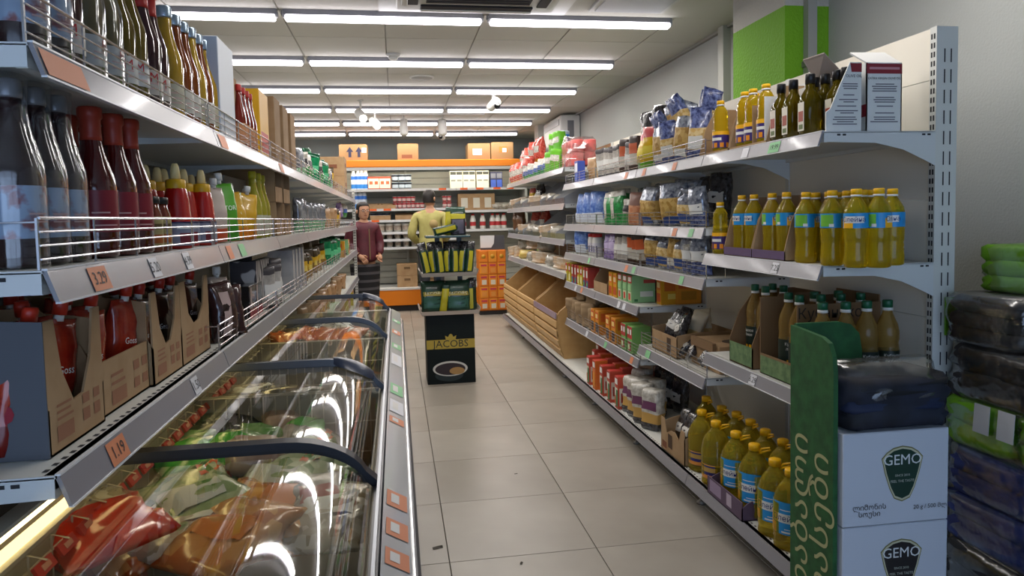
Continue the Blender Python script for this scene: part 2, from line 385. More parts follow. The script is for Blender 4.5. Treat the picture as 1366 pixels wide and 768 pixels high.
def bay(s, xf, D, y0, L, H, shelves, label, base=None, slots=False, last=False, zlow=.15, panel_m=None):
    """One bay of wall shelving. shelves: (height, guard, holes, [tags]); base: (front offset, height)."""
    t = thing('shelving_bay', label, 'shelf', (xf, y0, 0), 0, 'steel shelving bays'); out = {}
    ob('upright', upright(s, D, H, slots), t)
    if last: ob('upright', upright(s, D, H, False), t, (0, L-.03, 0))
    zs = [zlow+.02]; 
    while zs[-1] < H-.05: zs.append(min(zs[-1]+.402, H))
    pm = panel_m or PANEL
    for a, b in zip(zs, zs[1:]):
        g = G(); sg(g, s, D+.004, D+.012, .032, L-.001, a+.001, b-.002, pm); ob('back_panel', g, t)
    for z, guard, holes, tags in shelves:
        pl, rl, br, gd = shelf_meshes(s, D, L, guard, holes)
        sh = ob('shelf', pl, t, (0, 0, z)); out[z] = sh
        ob('price_rail', rl, sh); ob('bracket', br, sh); ob('bracket', br, sh, (0, L-.004, 0))
        if gd: ob('wire_guard', gd, sh)
        for tg in tags: price_tag(sh, s, tg[0]-y0, *tg[1:])
    if base:
        u0, zb = base
        g = G(); sg(g, s, u0+.004, D, .002, L-.002, zb-.03, zb, STEEL); sg(g, s, u0+.004, u0+.02, .002, L-.002, zb-.06, zb, STEEL)
        for i in range(int(L/.028)):
            y = .015+i*.028; a, b = sorted((s*(u0+.024), s*(u0+.031))); g.quad((a, y, zb+.0006), (b, y, zb+.0006), (b, y+.012, zb+.0006), (a, y+.012, zb+.0006), SLOT)
        sh = ob('base_shelf', g, t)
        r = G().prism([(s*(u0+.003), zb), (s*(u0-.004), zb), (s*(u0-.016), zb-.046), (s*(u0-.01), zb-.046)], 'y', 0, L-.004, RAIL)
        ob('price_rail', r, sh)
        f = G(); sg(f, s, u0+.05, u0+.09, .0, .03, .04, zb-.03, STEEL2); f.lathe([(.022, 0), (.022, .012), (.008, .016), (.008, .05)], mat('8d8a84', .4, .3), 10, (s*(u0+.07), .015, 0))
        sg(f, s, u0+.09, D+.05, .008, .022, .045, zb-.03, STEEL2)
        ob('foot', f, t)
        out['base'] = sh
    return t, out
XR, DR, XBASE = 1.38, .41, -.09
def rt(px, py, k, txt='', w=.052): return (ypx(px, py, XR), k, txt, w)
y1 = [2.14, 3.04, 3.94, 4.84, 5.74, 6.74, 7.74, 8.74]
bay(1, XR, DR, 2.14, .9, 1.95, [(1.605, 0, 0, [rt(1037, 196, 'g', '19.99', .075), rt(998, 204, 'w')]), (1.165, 0, 0, [rt(1038, 352, 'w', '7.25', .045)]), (.712, 0, 0, [rt(1008, 505, 'w', '6.29', .05)])],
    'white steel shelving bay of bottled oil, nearest on the right', (XBASE, .15), slots=True)
bay(1, XR, DR, 3.04, .9, 1.95, [(1.605, 1, 0, [rt(903, 222, 'o'), rt(862, 230, 'o')]), (1.28, 1, 0, [rt(925, 305, 'g'), rt(903, 306, 'o')]), (1.047, 1, 0, [rt(912, 372, 'g')]), (.59, 1, 0, [rt(867, 470, 'g', '', .07)])],
    'white steel shelving bay of pasta and coffee, second on the right', (XBASE, .15))
bay(1, XR, DR, 3.94, .9, 1.95, [(1.605, 1, 0, [rt(838, 236, 'o')]), (1.28, 1, 0, []), (1.047, 1, 0, [rt(848, 358, 'g'), rt(838, 355, 'o')]), (.81, 0, 0, [rt(835, 400, 'w'), rt(828, 398, 'w')]), (.50, 1, 0, [rt(845, 475, 'o'), rt(810, 455, 'g')])],
    'white steel shelving bay with tea boxes, third on the right', (XBASE, .15))
bay(1, XR, DR, 4.84, .9, 1.95, [(1.605, 1, 0, []), (1.28, 1, 0, []), (1.047, 1, 0, [rt(788, 350, 'g')]), (.81, 0, 0, [rt(778, 385, 'o'), rt(770, 380, 'w')]), (.50, 1, 0, [rt(785, 442, 'w')])],
    'white steel shelving bay with flour and sugar, fourth on the right', (XBASE, .15), last=True)
GREYP = mat('a2a3a6', .5); WOODP = mat('94673a', .5, kind='grain', col2='7c5229', scale=14.)
for i in range(3):
    y = y1[4+i]
    t, o = bay(1, XR, DR, y, 1.0, 1.95, [(1.75, 1, 0, []), (1.45, 0, 0, []), (1.15, 0, 0, []), (.87, 0, 0, [])],
        ['nearest', 'middle', 'farthest'][i]+' bread shelving bay with brown back and grey dividers', (XBASE, .15), last=i == 2, panel_m=WOODP)
    for z in (1.45, 1.15):
        for yy in (.012, .5) if i else (.012, .36, .7):
            g = G().prism([(.0, .0), (.40, .0), (.40, .26), (.30, .25), (.14, .13), (.0, .06)], 'y', yy, yy+.006, GREYP); ob('divider', g, o[z])
        g = G().box((-.004, .004, .0), (.002, .99, .05), mat('dfe3e6', .15, kind='film', alpha=.2)); ob('front_lip', g, o[z])
# left run, over the chest freezer
XLF, DL = -.5, .42
def lt(px, py, k, txt='', w=.052): return (ypx(px, py, XLF), k, txt, w)
ltags = {0: {1.61: [lt(75, 90, 'o', '', .14)], 1.288: [lt(122, 372, 'o', '3.29', .07), lt(198, 357, 'w', '5.20', .05), lt(243, 348, 'w', '4.99', .05)], .988: [lt(147, 605, 'o', '1.19', .075), lt(254, 515, 'w', '1.50', .05)]},
         1: {1.61: [lt(292, 195, 'o', '', .09)], 1.288: [lt(301, 338, 'o', '', .06), lt(318, 334, 'g', '', .08)], .988: []},
         2: {1.61: [lt(372, 235, 'o', '', .1)], 1.288: [], .988: []}}
LN = ['nearest', 'second', 'third', 'fourth', 'fifth', 'sixth', 'seventh', 'farthest']
for k in range(8):
    sh = [(z, (0 if (z == .988 and k == 0) else 1), (1 if z == .988 and k < 2 else 0), ltags.get(k, {}).get(z, [])) for z in (1.61, 1.288, .988)]
    if k >= 4: sh += [(.66, 0, 0, []), (.36, 0, 0, [])]
    bay(-1, XLF, DL, 1.11+k, 1.0, 1.74, sh, f'grey steel shelving bay on the left, {LN[k]} from the camera', None, last=k == 7, zlow=.15, panel_m=mat('a39d92', .6))
g = G().box((-.035, 0, 0), (0, .035, 1.74), mat('c9c9c2', .4))
z = .1
while z < 1.72:
    for x in (-.03, -.014): g.quad((x, -.0008, z), (x+.009, -.0008, z), (x+.009, -.0008, z+.018), (x, -.0008, z+.018), SLOT)
    z += .034
tag(ob('perforated_post', g, None, (-.5, 9.12, 0)), 'white perforated steel post at far end of left shelves', 'post')

# ================================================================== chest freezer
t = thing('chest_freezer', 'long chest freezer with curved sliding glass lids below left shelves', 'freezer', (0, 0, 0)); fz = t
FW_ = mat('bdbdb8', .4); DRK = mat('23242b', .35); LIN_ = mat('a39e90', .5); Y0, Y1 = .62, 4.42
g = G(); g.box((-.80, Y0, .06), (-.74, Y1, .88), FW_); g.box((-.04, Y0, .06), (.0, Y1, .76), FW_); g.box((-.74, Y0, .06), (-.04, Y0+.05, .80), FW_); g.box((-.74, Y1-.05, .06), (-.04, Y1, .80), FW_); g.box((-.74, Y0, .06), (-.04, Y1, .34), FW_)
ob('body', g, t)
ob('kick_plate', G().box((-.78, Y0+.02, 0), (-.05, Y1-.02, .06), DRK), t)
g = G(); g.box((-.74, Y0+.05, .34), (-.645, Y1-.05, .87), LIN_); g.box((-.075, Y0+.05, .34), (-.06, Y1-.05, .78), LIN_); g.box((-.725, Y0+.05, .34), (-.075, Y1-.05, .36), LIN_)
for y in (2.34, 3.35): g.box((-.725, y, .34), (-.075, y+.02, .80), mat('8d8a80', .5))
ob('liner', g, t)
ob('lid_track', G().box((-.068, Y0, .765), (-.042, Y1, .80), DRK, .004).box((-.056, Y0, .80), (-.05, Y1, .808), mat('8f9298', .3, .6)), t)
st = ob('price_strip', G().prism([(-.042, .803), (.008, .775), (.012, .73), (.004, .73), (-.042, .77)], 'y', Y0, Y1, mat('9fa1a3', .3, .2, coat=.5)), t)
ob('bumper', G().box((.0, Y0, .70), (.024, Y1, .735), mat('4a4a4e', .4), .006).box((.0, Y0, .738), (.014, Y1, .742), mat('d0d0d0', .2, .9)), t)
def strip_tag(y, l, m):
    n = Vector((.028, 0, .05)).normalized()*.0012; a = Vector((-.036, y, .8)); b = Vector((.003, y, .778)); d = Vector((0, l, 0))
    ob('price_tag', G().quad(a+n, b+n, b+d+n, a+d+n, m).quad(a+n*1.6+d*.25+(b-a)*.2, a+n*1.6+d*.25+(b-a)*.6, a+n*1.6+d*.8+(b-a)*.6, a+n*1.6+d*.8+(b-a)*.2, mat('cfccc8', .5)), st)
for y, l, c in ((1.13, .06, 'o'), (1.24, .07, 'o'), (1.37, .08, 'o'), (1.95, .06, 'o'), (2.06, .14, 'w'), (2.28, .14, 'g'), (2.75, .22, 'w'), (3.1, .12, 'g'), (3.5, .12, 'o'), (3.9, .1, 'g')): strip_tag(y, l, TAGM[c])
# red price holders and wire along the back of the chest
g = G(); WG = mat('c4beb0', .4, .3)
for z in (.62, .70, .77): g.tube([(-.632, Y0+.06, z), (-.632, Y1-.06, z)], .003, WG, 5)
for i in range(44): y = Y0+.08+i*.083; g.tube([(-.63, y, .45), (-.63, y, .80), (-.60, y, .79)], .0022, WG, 5)
for yb in (2.325, 3.335):
    for i in range(15): g.tube([(-.62+i*.037, yb, .4), (-.62+i*.037, yb, .80)], .002, WG, 5)
    for z in (.6, .7, .80): g.tube([(-.63, yb, z), (-.08, yb, z)], .0025, WG, 5)
ob('wire_basket', g, t)
rm = G().box((-.006, 0, -.011), (.0, .06, .011), mat('b02c22', .5)).box((0, .018, -.005), (.001, .045, .005), mat('c98f7a', .5)).mesh('price_holder')
for i in range(22): ob('price_holder', rm, t, (-.603, Y0+.30+i*.083, .78), (0, -.5, 0))
# lids
GL = mat('f0eee6', .03, kind='film', alpha=.025, ior=1.42); BAR = mat('1c1e25', .38, spec=.3); BAR2 = mat('4a4e56', .3, .3)
prof = [(-.625, .885)]+[(-.625+.385*i/4, .888) for i in range(1, 5)]
for i in range(1, 9):
    a = i/8*R(74); prof.append((-.24+.155*math.sin(a)*1.09, .888-.105*(1-math.cos(a))*.95))
prof.append((-.056, .795))
ly = [.66, 1.49, 2.35, 3.36, 4.39]
for i in range(4):
    a, b = ly[i], ly[i+1]
    V = []; F = []; n = len(prof)
    for y in (a, b):
        V += [(x, y, z) for x, z in prof]
    F = [(j, j+1, n+j+1, n+j) for j in range(n-1)]
    lid = ob('glass_lid', G().add(V, F, GL, True), t)
    def bar(y, wd, dz, m):
        V = []
        for x, z in prof:
            for dy, ddz in ((-wd/2, dz), (wd/2, dz), (wd/2, dz+.022), (-wd/2, dz+.022)): V.append((x, y+dy, z+ddz-.006))
        F = []
        for j in range(n-1):
            for q in range(4): F.append((j*4+q, j*4+(q+1) % 4, j*4+4+(q+1) % 4, j*4+4+q))
        F += [(3, 2, 1, 0), (n*4-4, n*4-3, n*4-2, n*4-1)]
        return G().add(V, [tuple(reversed(f)) for f in F], m, False)
    ob('frame_bar', bar(b, .034, 0, BAR), lid); 
    if i != 0: ob('edge_trim', bar(b-.022, .012, .004, BAR2), lid)
    if i == 0: ob('frame_bar', bar(a, .034, 0, BAR), lid)
    if i in (1, 3):   # the two sliding lids have moulded grips
        V = []; W = 9
        for j in range(W):
            tt = j/(W-1); k = 5+tt*6; k0 = int(min(k, n-2)); fr = k-k0; x = prof[k0][0]*(1-fr)+prof[k0+1][0]*fr; z = prof[k0][1]*(1-fr)+prof[k0+1][1]*fr
            wv = .01+.055*math.sin(math.pi*tt)**.7
            V += [(x, b-.02-wv, z+.004), (x, b-.02-wv*.6, z+.024), (x, b-.01, z+.026)]
        F = [(j*3+q, j*3+q+1, j*3+q+4, j*3+q+3) for j in range(W-1) for q in range(2)]
        ob('handle', G().add(V, F, mat('2a3347', .3), True), lid)
ob('canopy', G().box((-.80, Y0, .885), (-.60, Y1, .915), mat('3a2f25', .7)).box((-.608, Y0, .915), (-.600, Y1, .948), mat('3a2f25', .7)), t)  # upright front lip is added to keep tube light off the canopy top
tl = thing('tube_light', 'long warm yellowish tube light under lowest left shelf over freezer', 'lamp', (-.585, .75, .902))
ob('tube', G().tube([(0, 0, 0), (0, 3.5, 0)], .009, mat('ffe9a8', .4, emit=4.), 8), tl)
ob('fitting', G().box((-.016, -.02, .009), (.016, 3.52, .016), mat('b9b4a6', .4)), tl)

# ================================================================== chilled wall case at the back
YC = 10.55
t = thing('chilled_wall_case', 'tall open chilled wall case with orange top beam and base', 'fridge', (0, YC, 0)); case = t
OR = mat('e8820e', .45); CI = mat('b9bab4', .5); CW = mat('d9dad6', .35)
X0, X1 = -1.75, 1.98
ob('top_beam', G().box((X0, -.02, 2.115), (X1, .06, 2.215), OR, .006).box((X0, .06, 2.115), (X1, .85, 2.2), CI), t)
ob('lamp_valance', G().box((X0, 0, 2.07), (X1, .05, 2.112), CW), t)
ob('lamp_strip', G().box((X0+.05, .06, 2.085), (X1-.05, .09, 2.105), mat('fff4e0', .4, emit=12.)), t)
for i in range(18):
    ob('back_slat', G().box((X0+.03, .72, .36+i*.096), (X1-.03, .74, .36+i*.096+.09), mat('b4b3a8', .55)), t)
for x in (X0, .155, X1-.03): ob('side_panel' if x != .155 else 'mullion', G().box((x, .1 if x != .155 else .66, .3), (x+.03, .8, 2.1), CI), t)
ob('base', G().box((X0, -.02, .09), (X1, .8, .32), OR, .006), t); ob('base_edge', G().box((X0, -.03, .318), (X1, .78, .345), CW), t)
ob('kick_plate', G().box((X0, .05, 0), (X1, .8, .09), mat('2b2a2c', .5)), t)
csh = {}
for nm, x0, x1, zs in (('l', X0+.03, .9, (1.80, 1.51, 1.345, 1.165, 1.06, .94)), ('r', .905, X1-.03, (1.80, 1.465, 1.18))):
    for z in zs:
        d0 = .14
        s_ = ob('shelf', G().box((x0, d0, z-.02), (x1, .7, z), CW).box((x0, d0-.012, z-.032), (x1, d0, z+.004), mat('c9cacb', .3)), t)
        csh[(nm, z)] = s_
orange_tag = G().box((-.055, -.002, -.014), (.055, 0, .016), mat('e05f1e', .5)).mesh('price_tag')
for nm, z, xs in (('l', 1.80, (.70,)), ('r', 1.80, (1.02, 1.26, 1.52, 1.72)), ('l', 1.51, (-.33, -.12)), ('l', 1.345, (-.3,))):
    for x in xs: ob('price_tag', orange_tag, csh[(nm, z)], (x, .126, z-.012))
# ================================================================== product kinds
def arc_band(g, r, z0, z1, a0, a1, m, seg=None, sqz=1.):
    n = max(2, int(abs(a1-a0)/6)); V = []
    for z in (z0, z1):
        for i in range(n+1): a = R(a0+(a1-a0)*i/n); V.append((r*math.cos(a), r*math.sin(a)*sqz, z))
    return g.add(V, [(i, i+1, n+2+i, n+1+i) for i in range(n)], m, True)
def cap(r, z, h, m, seg=12): return G().lathe([(r, z), (r, z+h*.9), (r*.9, z+h)], m, seg)
def blob(w, d, h, seed, zones, style='pillow', nu=16, nv=12, rough=.10, off=0., t0=0., t1=1., a0=None, a1=None, lean=0.):
    """Soft filled bag: w wide (x), d deep (y), h tall; zones are (upper limit, material). a0..a1 pick a front patch."""
    g = G(); V = []; F = []; I = []
    close = a0 is None
    for j in range(nv+1):
        t = t0+(t1-t0)*j/nv
        if style == 'pillow': th = max(.05, math.sin(math.pi*min(max(t, .015), .985))**.55); ww = 1-.10*math.sin(math.pi*t)
        elif style == 'stand': th = max(.05, min(1, ((1-t)/.42))**.65)*(.88+.12*min(1, t*6)); ww = 1-.04*math.sin(math.pi*t)
        elif style == 'block': e = min(t, 1-t)/.06; th = .90+.10*min(1, e); ww = .96+.04*min(1, e)
        else: th = max(.06, math.sin(math.pi*(.12+.86*t))**.8); ww = .55+.45*math.sin(math.pi*(.15+.7*t))
        if style == 'tied' and t > .78: k = (t-.78)/.22; th = .25+.3*k; ww = .30+.45*k
        for i in range(nu+(0 if close else 1)):
            a = 2*math.pi*i/nu if close else R(a0+(a1-a0)*i/nu)
            cx, sy = math.cos(a), math.sin(a); p = .55 if style != 'block' else .32
            x = math.copysign(abs(cx)**p, cx)*w/2*ww; y = math.copysign(abs(sy)**p, sy)*d/2*th
            n_ = noise.noise(Vector((x*22+seed*7.3, y*22+seed*3.1, t*h*22+seed)))
            n2 = noise.noise(Vector((x*60+seed, y*60, t*h*60+seed*2)))*1.6
            k = 1+rough*(n_*1.6+n2*.7)
            l = math.hypot(x, y) or 1e-6
            x2 = x*(1+.35*(k-1))+off*x/l; y2 = y*k+off*y/l
            V.append((x2, y2+lean*t*h+(rough*.35*d*noise.noise(Vector((x*35+seed, seed, t*3))) if t > .7 else 0), t*h+(.0 if t < .02 else .006*n_)+(rough*.16*h*max(0, t-.72)/.28*noise.noise(Vector((x*38+seed*5, y*20, seed))) if style != 'block' else 0)))
    W = nu+(0 if close else 1)
    for j in range(nv):
        tm = t0+(t1-t0)*(j+.5)/nv; mi = next((m for lim, m in zones if tm <= lim), zones[-1][1])
        g.add([], [], mi)
        for i in range(nu):
            i2 = (i+1) % nu if close else i+1
            F.append((j*W+i, j*W+i2, (j+1)*W+i2, (j+1)*W+i)); I.append(g.slot(mi))
    if close:
        F.append(tuple(range(nu-1, -1, -1))); I.append(g.slot(zones[0][1])); F.append(tuple(range(nv*W, nv*W+nu))); I.append(g.slot(zones[-1][1]))
    g.V = V; g.F = F; g.I = I; g.sm = [True]*len(F)
    return g
BAGS = set(); SOFT = set()
def bag_kind(key, w, d, h, zones, seed=1, style='pillow', patch=None, rough=.10, lean=0., text=None, extra=None):
    """patch: (t0, t1, a0, a1, material) printed label; text: (string, size, material, height share)"""
    BAGS.add(key); SOFT.add(key); parts = [('bag', blob(w, d, h, seed, zones, style, rough=rough, lean=lean))]
    for p in (patch if isinstance(patch, list) else [patch] if patch else []):
        parts.append(('label', blob(w, d, h, seed, [(1, p[4])], style, 6, 4, rough, .0022, p[0], p[1], p[2], p[3], lean)))
    if text:
        g = G(); z = text[3]*h; g.text(text[0], text[1], text[2], (0, -d/2*(text[4] if len(text) > 4 else 1.04)-.004+lean*z, z), (1, 0, 0), (0, 0, 1)); parts.append(('print', g))
    kind(key, *parts)
def box_kind(key, w, d, h, m, front=None, side=None, top=None, lidm=None, text=None, bev=.002):
    """Carton, front towards -y. front/side: list of (x0, z0, x1, z1, material) in shares of the face."""
    g = G().box((-w/2, -d/2, 0), (w/2, d/2, h), m, bev); parts = [('carton', g)]
    if front or text:
        f = G(); e = .0007
        for k, (a, b, c, q, mm) in enumerate(front or []):
            y = -d/2-e*(k+1); f.quad((-w/2+a*w, y, b*h), (-w/2+c*w, y, b*h), (-w/2+c*w, y, q*h), (-w/2+a*w, y, q*h), mm)
        for (s_, size, mm, fx, fz) in (text or []): f.text(s_, size, mm, (-w/2+fx*w, -d/2-e*(len(front or [])+2), fz*h), (1, 0, 0), (0, 0, 1))
        parts.append(('front_print', f))
    if side:
        for sgn in (-1, 1):
            f = G(); e = .0007
            for k, (a, b, c, q, mm) in enumerate(side):
                x = sgn*(w/2+e*(k+1)); P_ = [(x, (-d/2+a*d), b*h), (x, (-d/2+c*d), b*h), (x, (-d/2+c*d), q*h), (x, (-d/2+a*d), q*h)]
                f.quad(*(P_ if sgn > 0 else reversed(P_)), mm)
            parts.append(('side_print', f))
    if top:
        f = G(); parts.append(('top_flap', f.box((-w/2+.003, -d/2+.003, h), (w/2-.003, d/2-.003, h+.0015), top)))
    kind(key, *parts)
KRAFT = mat('9c7c58', .8, kind='noise', col2='a88a66', scale=12.); KRAFT2 = mat('7f6243', .85); KIN = mat('6d5439', .9); KPR = mat('7a4a32', .8)
def tray_kind(key, w, d, h, fh, m=KRAFT, inner=KIN, cut='low', prints=None, th=.004, side_cut=None):
    """Open cardboard display carton, front (-y) cut down to fh; w along x."""
    g = G(); x, y = w/2, d/2
    g.box((-x, -y, 0), (x, y, th), m)
    back = G().box((-x, y-th, 0), (x, y, h), m)
    sc = side_cut if side_cut is not None else fh
    sides = []
    for s_ in (-1, 1):
        a, b = sorted((s_*x, s_*(x-th)))
        sides.append(G().prism([(-y, 0), (y, 0), (y, h), (-y*.2, h), (-y*.7, sc+(h-sc)*.55), (-y, sc)] if sc < h else [(-y, 0), (y, 0), (y, h), (-y, h)], 'x', a, b, m))
    if cut == 'low': f = G().box((-x, -y, 0), (x, -y+th, fh), m)
    else:            # notch torn out of a full-height front
        f = G().prism([(-x, 0), (x, 0), (x, h), (x*.72, h), (x*.55, h*.62), (x*.2, fh), (-x*.15, fh*.95), (-x*.5, h*.6), (-x*.68, h), (-x, h)], 'y', -y, -y+th, m)
    parts = [('base', g), ('back_panel', back), ('side_panel', sides[0]), ('side_panel', sides[1]), ('front_panel', f)]
    if prints:
        p = G()
        for (a, b, c, q, mm) in prints: p.quad((-x+a*w, -y-.0008, b*h), (-x+c*w, -y-.0008, b*h), (-x+c*w, -y-.0008, q*h), (-x+a*w, -y-.0008, q*h), mm)
        parts.append(('print', p, 4))
    kind(key, *parts)
# --- materials of goods
OIL = mat('fbe236', .02, trans=.74, ior=1.38, kind='liquid', alpha=.3); OILD = mat('fbe24c', .02, trans=.76, ior=1.38, kind='liquid', alpha=.3); CLEAR = mat('e4e2d4', .06, trans=.85, ior=1.2); OLIVE = mat('7a6a10', .04, trans=.6, ior=1.36, kind='liquid', alpha=.35)
YCAP = mat('f0b50a', .4); BLUE = mat('1f8fd0', .4); NAVY = mat('262a6a', .4); LGRN = mat('6fb53c', .45); WHT = mat('e4e2dc', .45); BLK = mat('1a191b', .4); SUN = mat('f2b21a', .45); PURP = mat('5a4568', .6); DGRN = mat('0f4a2a', .35); REDM = mat('b3201c', .4)
# 1 litre oil with a blue wrap
def oil_blue(key, turn):
    pr = [(.030,0),(.036,.004),(.037,.03),(.0345,.045),(.036,.052),(.0335,.058),(.0355,.066),(.033,.074),(.0355,.083),(.0365,.105),(.037,.135),(.0365,.175),(.033,.190),(.020,.212),(.014,.222),(.0135,.232)]
    b = G().lathe(pr, OIL, 16)
    lb = G(); r = .0376; z0, z1 = .125, .172
    arc_band(lb, r, z0, z1, 0, 360, BLUE); arc_band(lb, r+.0004, z0+.004, z1-.004, turn-48, turn+22, LGRN); arc_band(lb, r+.0004, z0+.0, z0+.03, turn+62, turn+118, SUN)
    arc_band(lb, r+.0005, z0+.016, z1-.010, turn+72, turn+168, WHT); lb.text_round('Олейна', .021, NAVY, (z0+z1)/2+.003, r+.0012, turn+120)
    arc_band(lb, r+.0006, z0+.003, z0+.013, turn+2, turn+24, WHT)
    kind(key, ('bottle', b), ('label', lb), ('cap', cap(.0165, .230, .018, YCAP).lathe([(.0168, .224), (.0168, .230)], WHT, 12)))
oil_blue('oil_blue_back', -90); oil_blue('oil_blue_logo', 150)
def oil_purple(key, s=1.):
    pr = [(.030,0),(.035,.004),(.0355,.02),(.035,.10),(.031,.112),(.034,.12),(.030,.128),(.034,.138),(.030,.147),(.034,.158),(.030,.168),(.0325,.176),(.022,.196),(.013,.206),(.013,.214)]
    b = G().lathe(pr, OIL, 16); lb = G(); arc_band(lb, .0362, .022, .092, 0, 360, mat('3b2c6d', .4)); arc_band(lb, .0366, .078, .094, 0, 360, SUN)
    for a in (-150, -105, -60, -15): lb.lathe([(.011, 0), (.011, .001)], SUN, 10, (0, 0, 0)) if 0 else arc_band(lb, .0367, .024, .044, a, a+26, mat('e08a14', .5))
    arc_band(lb, .0368, .054, .066, -130, -50, WHT)
    kind(key, ('bottle', b), ('label', lb), ('cap', cap(.0165, .212, .017, YCAP).lathe([(.0168, .206), (.0168, .212)], WHT, 12)))
oil_purple('oil_purple')
pr = [(.028,0),(.033,.004),(.033,.115),(.030,.135),(.018,.155),(.0135,.165),(.013,.19)]
b = G().lathe(pr, OLIVE, 16, sq=.4); lb = G().box((-.018, -.0348, .018), (.018, -.0338, .115), mat('d9d2c0', .5)).box((-.014, -.0354, .05), (.014, -.0347, .085), mat('9c4a3a', .5)).box((-.012, -.0354, .024), (.012, -.0347, .040), mat('5c6a3a', .5))
kind('olive_oil', ('bottle', b), ('label', lb), ('cap', cap(.0165, .178, .034, BLK, 14)))
# five litre oil
def oil_big(key, lab, sc, txt, turn=-90):
    pr = [(.048,0),(.056,.006),(.058,.02),(.055,.035),(.058,.05),(.058,.168),(.055,.172),(.057,.178),(.053,.186),(.054,.192),(.040,.222),(.022,.246),(.0185,.252),(.0185,.262)]
    b = G().lathe(pr, OILD, 18, sq=.15); lb = G()
    if lab == 'blue':
        arc_band(lb, .0612, .062, .178, turn-75, turn+75, BLUE); arc_band(lb, .0616, .064, .10, turn-75, turn-35, SUN); arc_band(lb, .0616, .10, .14, turn-75, turn-58, SUN)
        arc_band(lb, .0618, .104, .136, turn-45, turn+45, WHT); lb.text_round(txt, .029, NAVY, .12, .0628, turn)
        arc_band(lb, .0618, .068, .074, turn-15, turn+40, WHT); arc_band(lb, .0618, .08, .083, turn-5, turn+36, WHT); arc_band(lb, .0618, .148, .151, turn-20, turn+30, WHT)
    else:
        arc_band(lb, .0612, .035, .10, 0, 360, mat('25236b', .4)); arc_band(lb, .0616, .036, .052, turn-50, turn+40, mat('d98c3a', .5)); arc_band(lb, .0617, .066, .086, turn-45, turn+35, mat('b8924a', .5)); arc_band(lb, .0616, .094, .098, 0, 360, SUN)
    hd = G().tube([(.018, 0, .25), (.03, 0, .268), (.062, 0, .278), (.066, 0, .27), (.034, 0, .256), (.018, 0, .246)], .004, YCAP, 6)
    kind(key, ('bottle', b), ('label', lb), ('cap', cap(.0225, .258, .024, YCAP)), ('handle', hd))
oil_big('oil5_blue', 'blue', 1, 'Олейна'); oil_big('oil5_purple', 'purple', 1, '')
# dark-label oil with green cap
pr = [(.028,0),(.034,.004),(.035,.03),(.0345,.12),(.032,.135),(.0345,.145),(.0345,.165),(.03,.185),(.015,.215),(.013,.225),(.013,.232)]
b = G().lathe(pr, mat('d8b468', .04, trans=.6, ior=1.36, kind='liquid', alpha=.4), 16); lb = G(); arc_band(lb, .0357, .035, .115, 0, 360, mat('14241c', .4)); lb.text_round('Кубанское', .0125, WHT, .102, .0364, -90); lb.text_round('любимое', .0125, WHT, .088, .0364, -90)
for a in (-130, -100, -70, -40): arc_band(lb, .0361, .038, .056, a, a+18, SUN)
kind('oil_dark', ('bottle', b), ('label', lb), ('cap', cap(.0155, .23, .02, mat('17583a', .4)).lathe([(.0158, .222), (.0158, .23)], WHT, 12)))
# sauce bottle: red, tall neck
def sauce(key, body, capm, labm, labz=(.05, .13), h=.285, r=.04, mark=None, wrap=None, white=False):
    k = h/.285; pr = [(r*.8,0),(r*.97,.005*k),(r,.02*k),(r,.135*k),(r*.93,.155*k),(r*.55,.205*k),(r*.42,.235*k),(r*.42,.262*k)]
    b = G().lathe(pr, body, 16); lb = G(); arc_band(lb, r+.0006, labz[0]*k, labz[1]*k, 0, 360, labm)
    if white: arc_band(lb, r+.0012, (labz[1]-.045)*k, labz[1]*k, -38, -8, WHT)
    if mark: lb.text_round(mark[0], mark[1], mark[2], labz[1]*k-.018, r+.0016, -90)
    for q in range(3): arc_band(lb, r+.0011, (labz[0]+.012+q*.012)*k, (labz[0]+.0145+q*.012)*k, -130, -60-q*12, mat('cfa9a4', .5))
    c = G().lathe([(r*.46, .258*k), (r*.47, .262*k), (r*.47, .283*k), (r*.42, .287*k)], capm, 14)
    if wrap: c = G().lathe([(r*.49, .226*k), (r*.46, .236*k), (r*.46, .266*k), (r*.55, .27*k), (r*.55, .286*k), (r*.48, .29*k)], capm, 14)
    kind(key, ('bottle', b), ('label', lb), ('cap', c))
sauce('sauce_red', mat('4a0d0c', .08, spec=.7, coat=.5), mat('9c3320', .45), mat('7a1626', .4), wrap=1, white=True)
sauce('juice_dark', mat('2a0f14', .1, coat=.4), mat('8f8f92', .3, .3), mat('9db0c8', .4, kind='speck', col2='8a4a4e', scale=28.), (.045, .125))
sauce('wine_red', mat('2e0a12', .06, coat=.6), mat('a8261f', .4), mat('b9b3aa', .5), (.03, .085), wrap=1, mark=('M', .03, mat('b3262c', .5)))
sauce('green_bottle', mat('6d5a1c', .06, trans=.35, ior=1.33, coat=.5), mat('c4422a', .4), mat('c4c4c0', .5), (.03, .085), wrap=1, mark=('M', .03, mat('b3262c', .5)))
sauce('syrup', mat('7d3d10', .06, trans=.3, ior=1.33, coat=.5), mat('9fb0c0', .3, .8), mat('b9b7ae', .5), (.03, .09))
sauce('syrup_gold', mat('c9a030', .06, trans=.45, ior=1.33, coat=.5), mat('9fb0c0', .3, .8), mat('b4b09a', .5), (.03, .09))
sauce('hot_sauce', mat('6b1d10', .1, coat=.4), mat('a8261f', .4), mat('b07a52', .5), (.03, .12), h=.24, r=.024)
sauce('lemon_bottle', mat('b4ac3a', .08, trans=.3, ior=1.33), mat('b0a81a', .4), mat('b9b7a0', .5), (.02, .10), h=.26, r=.033)
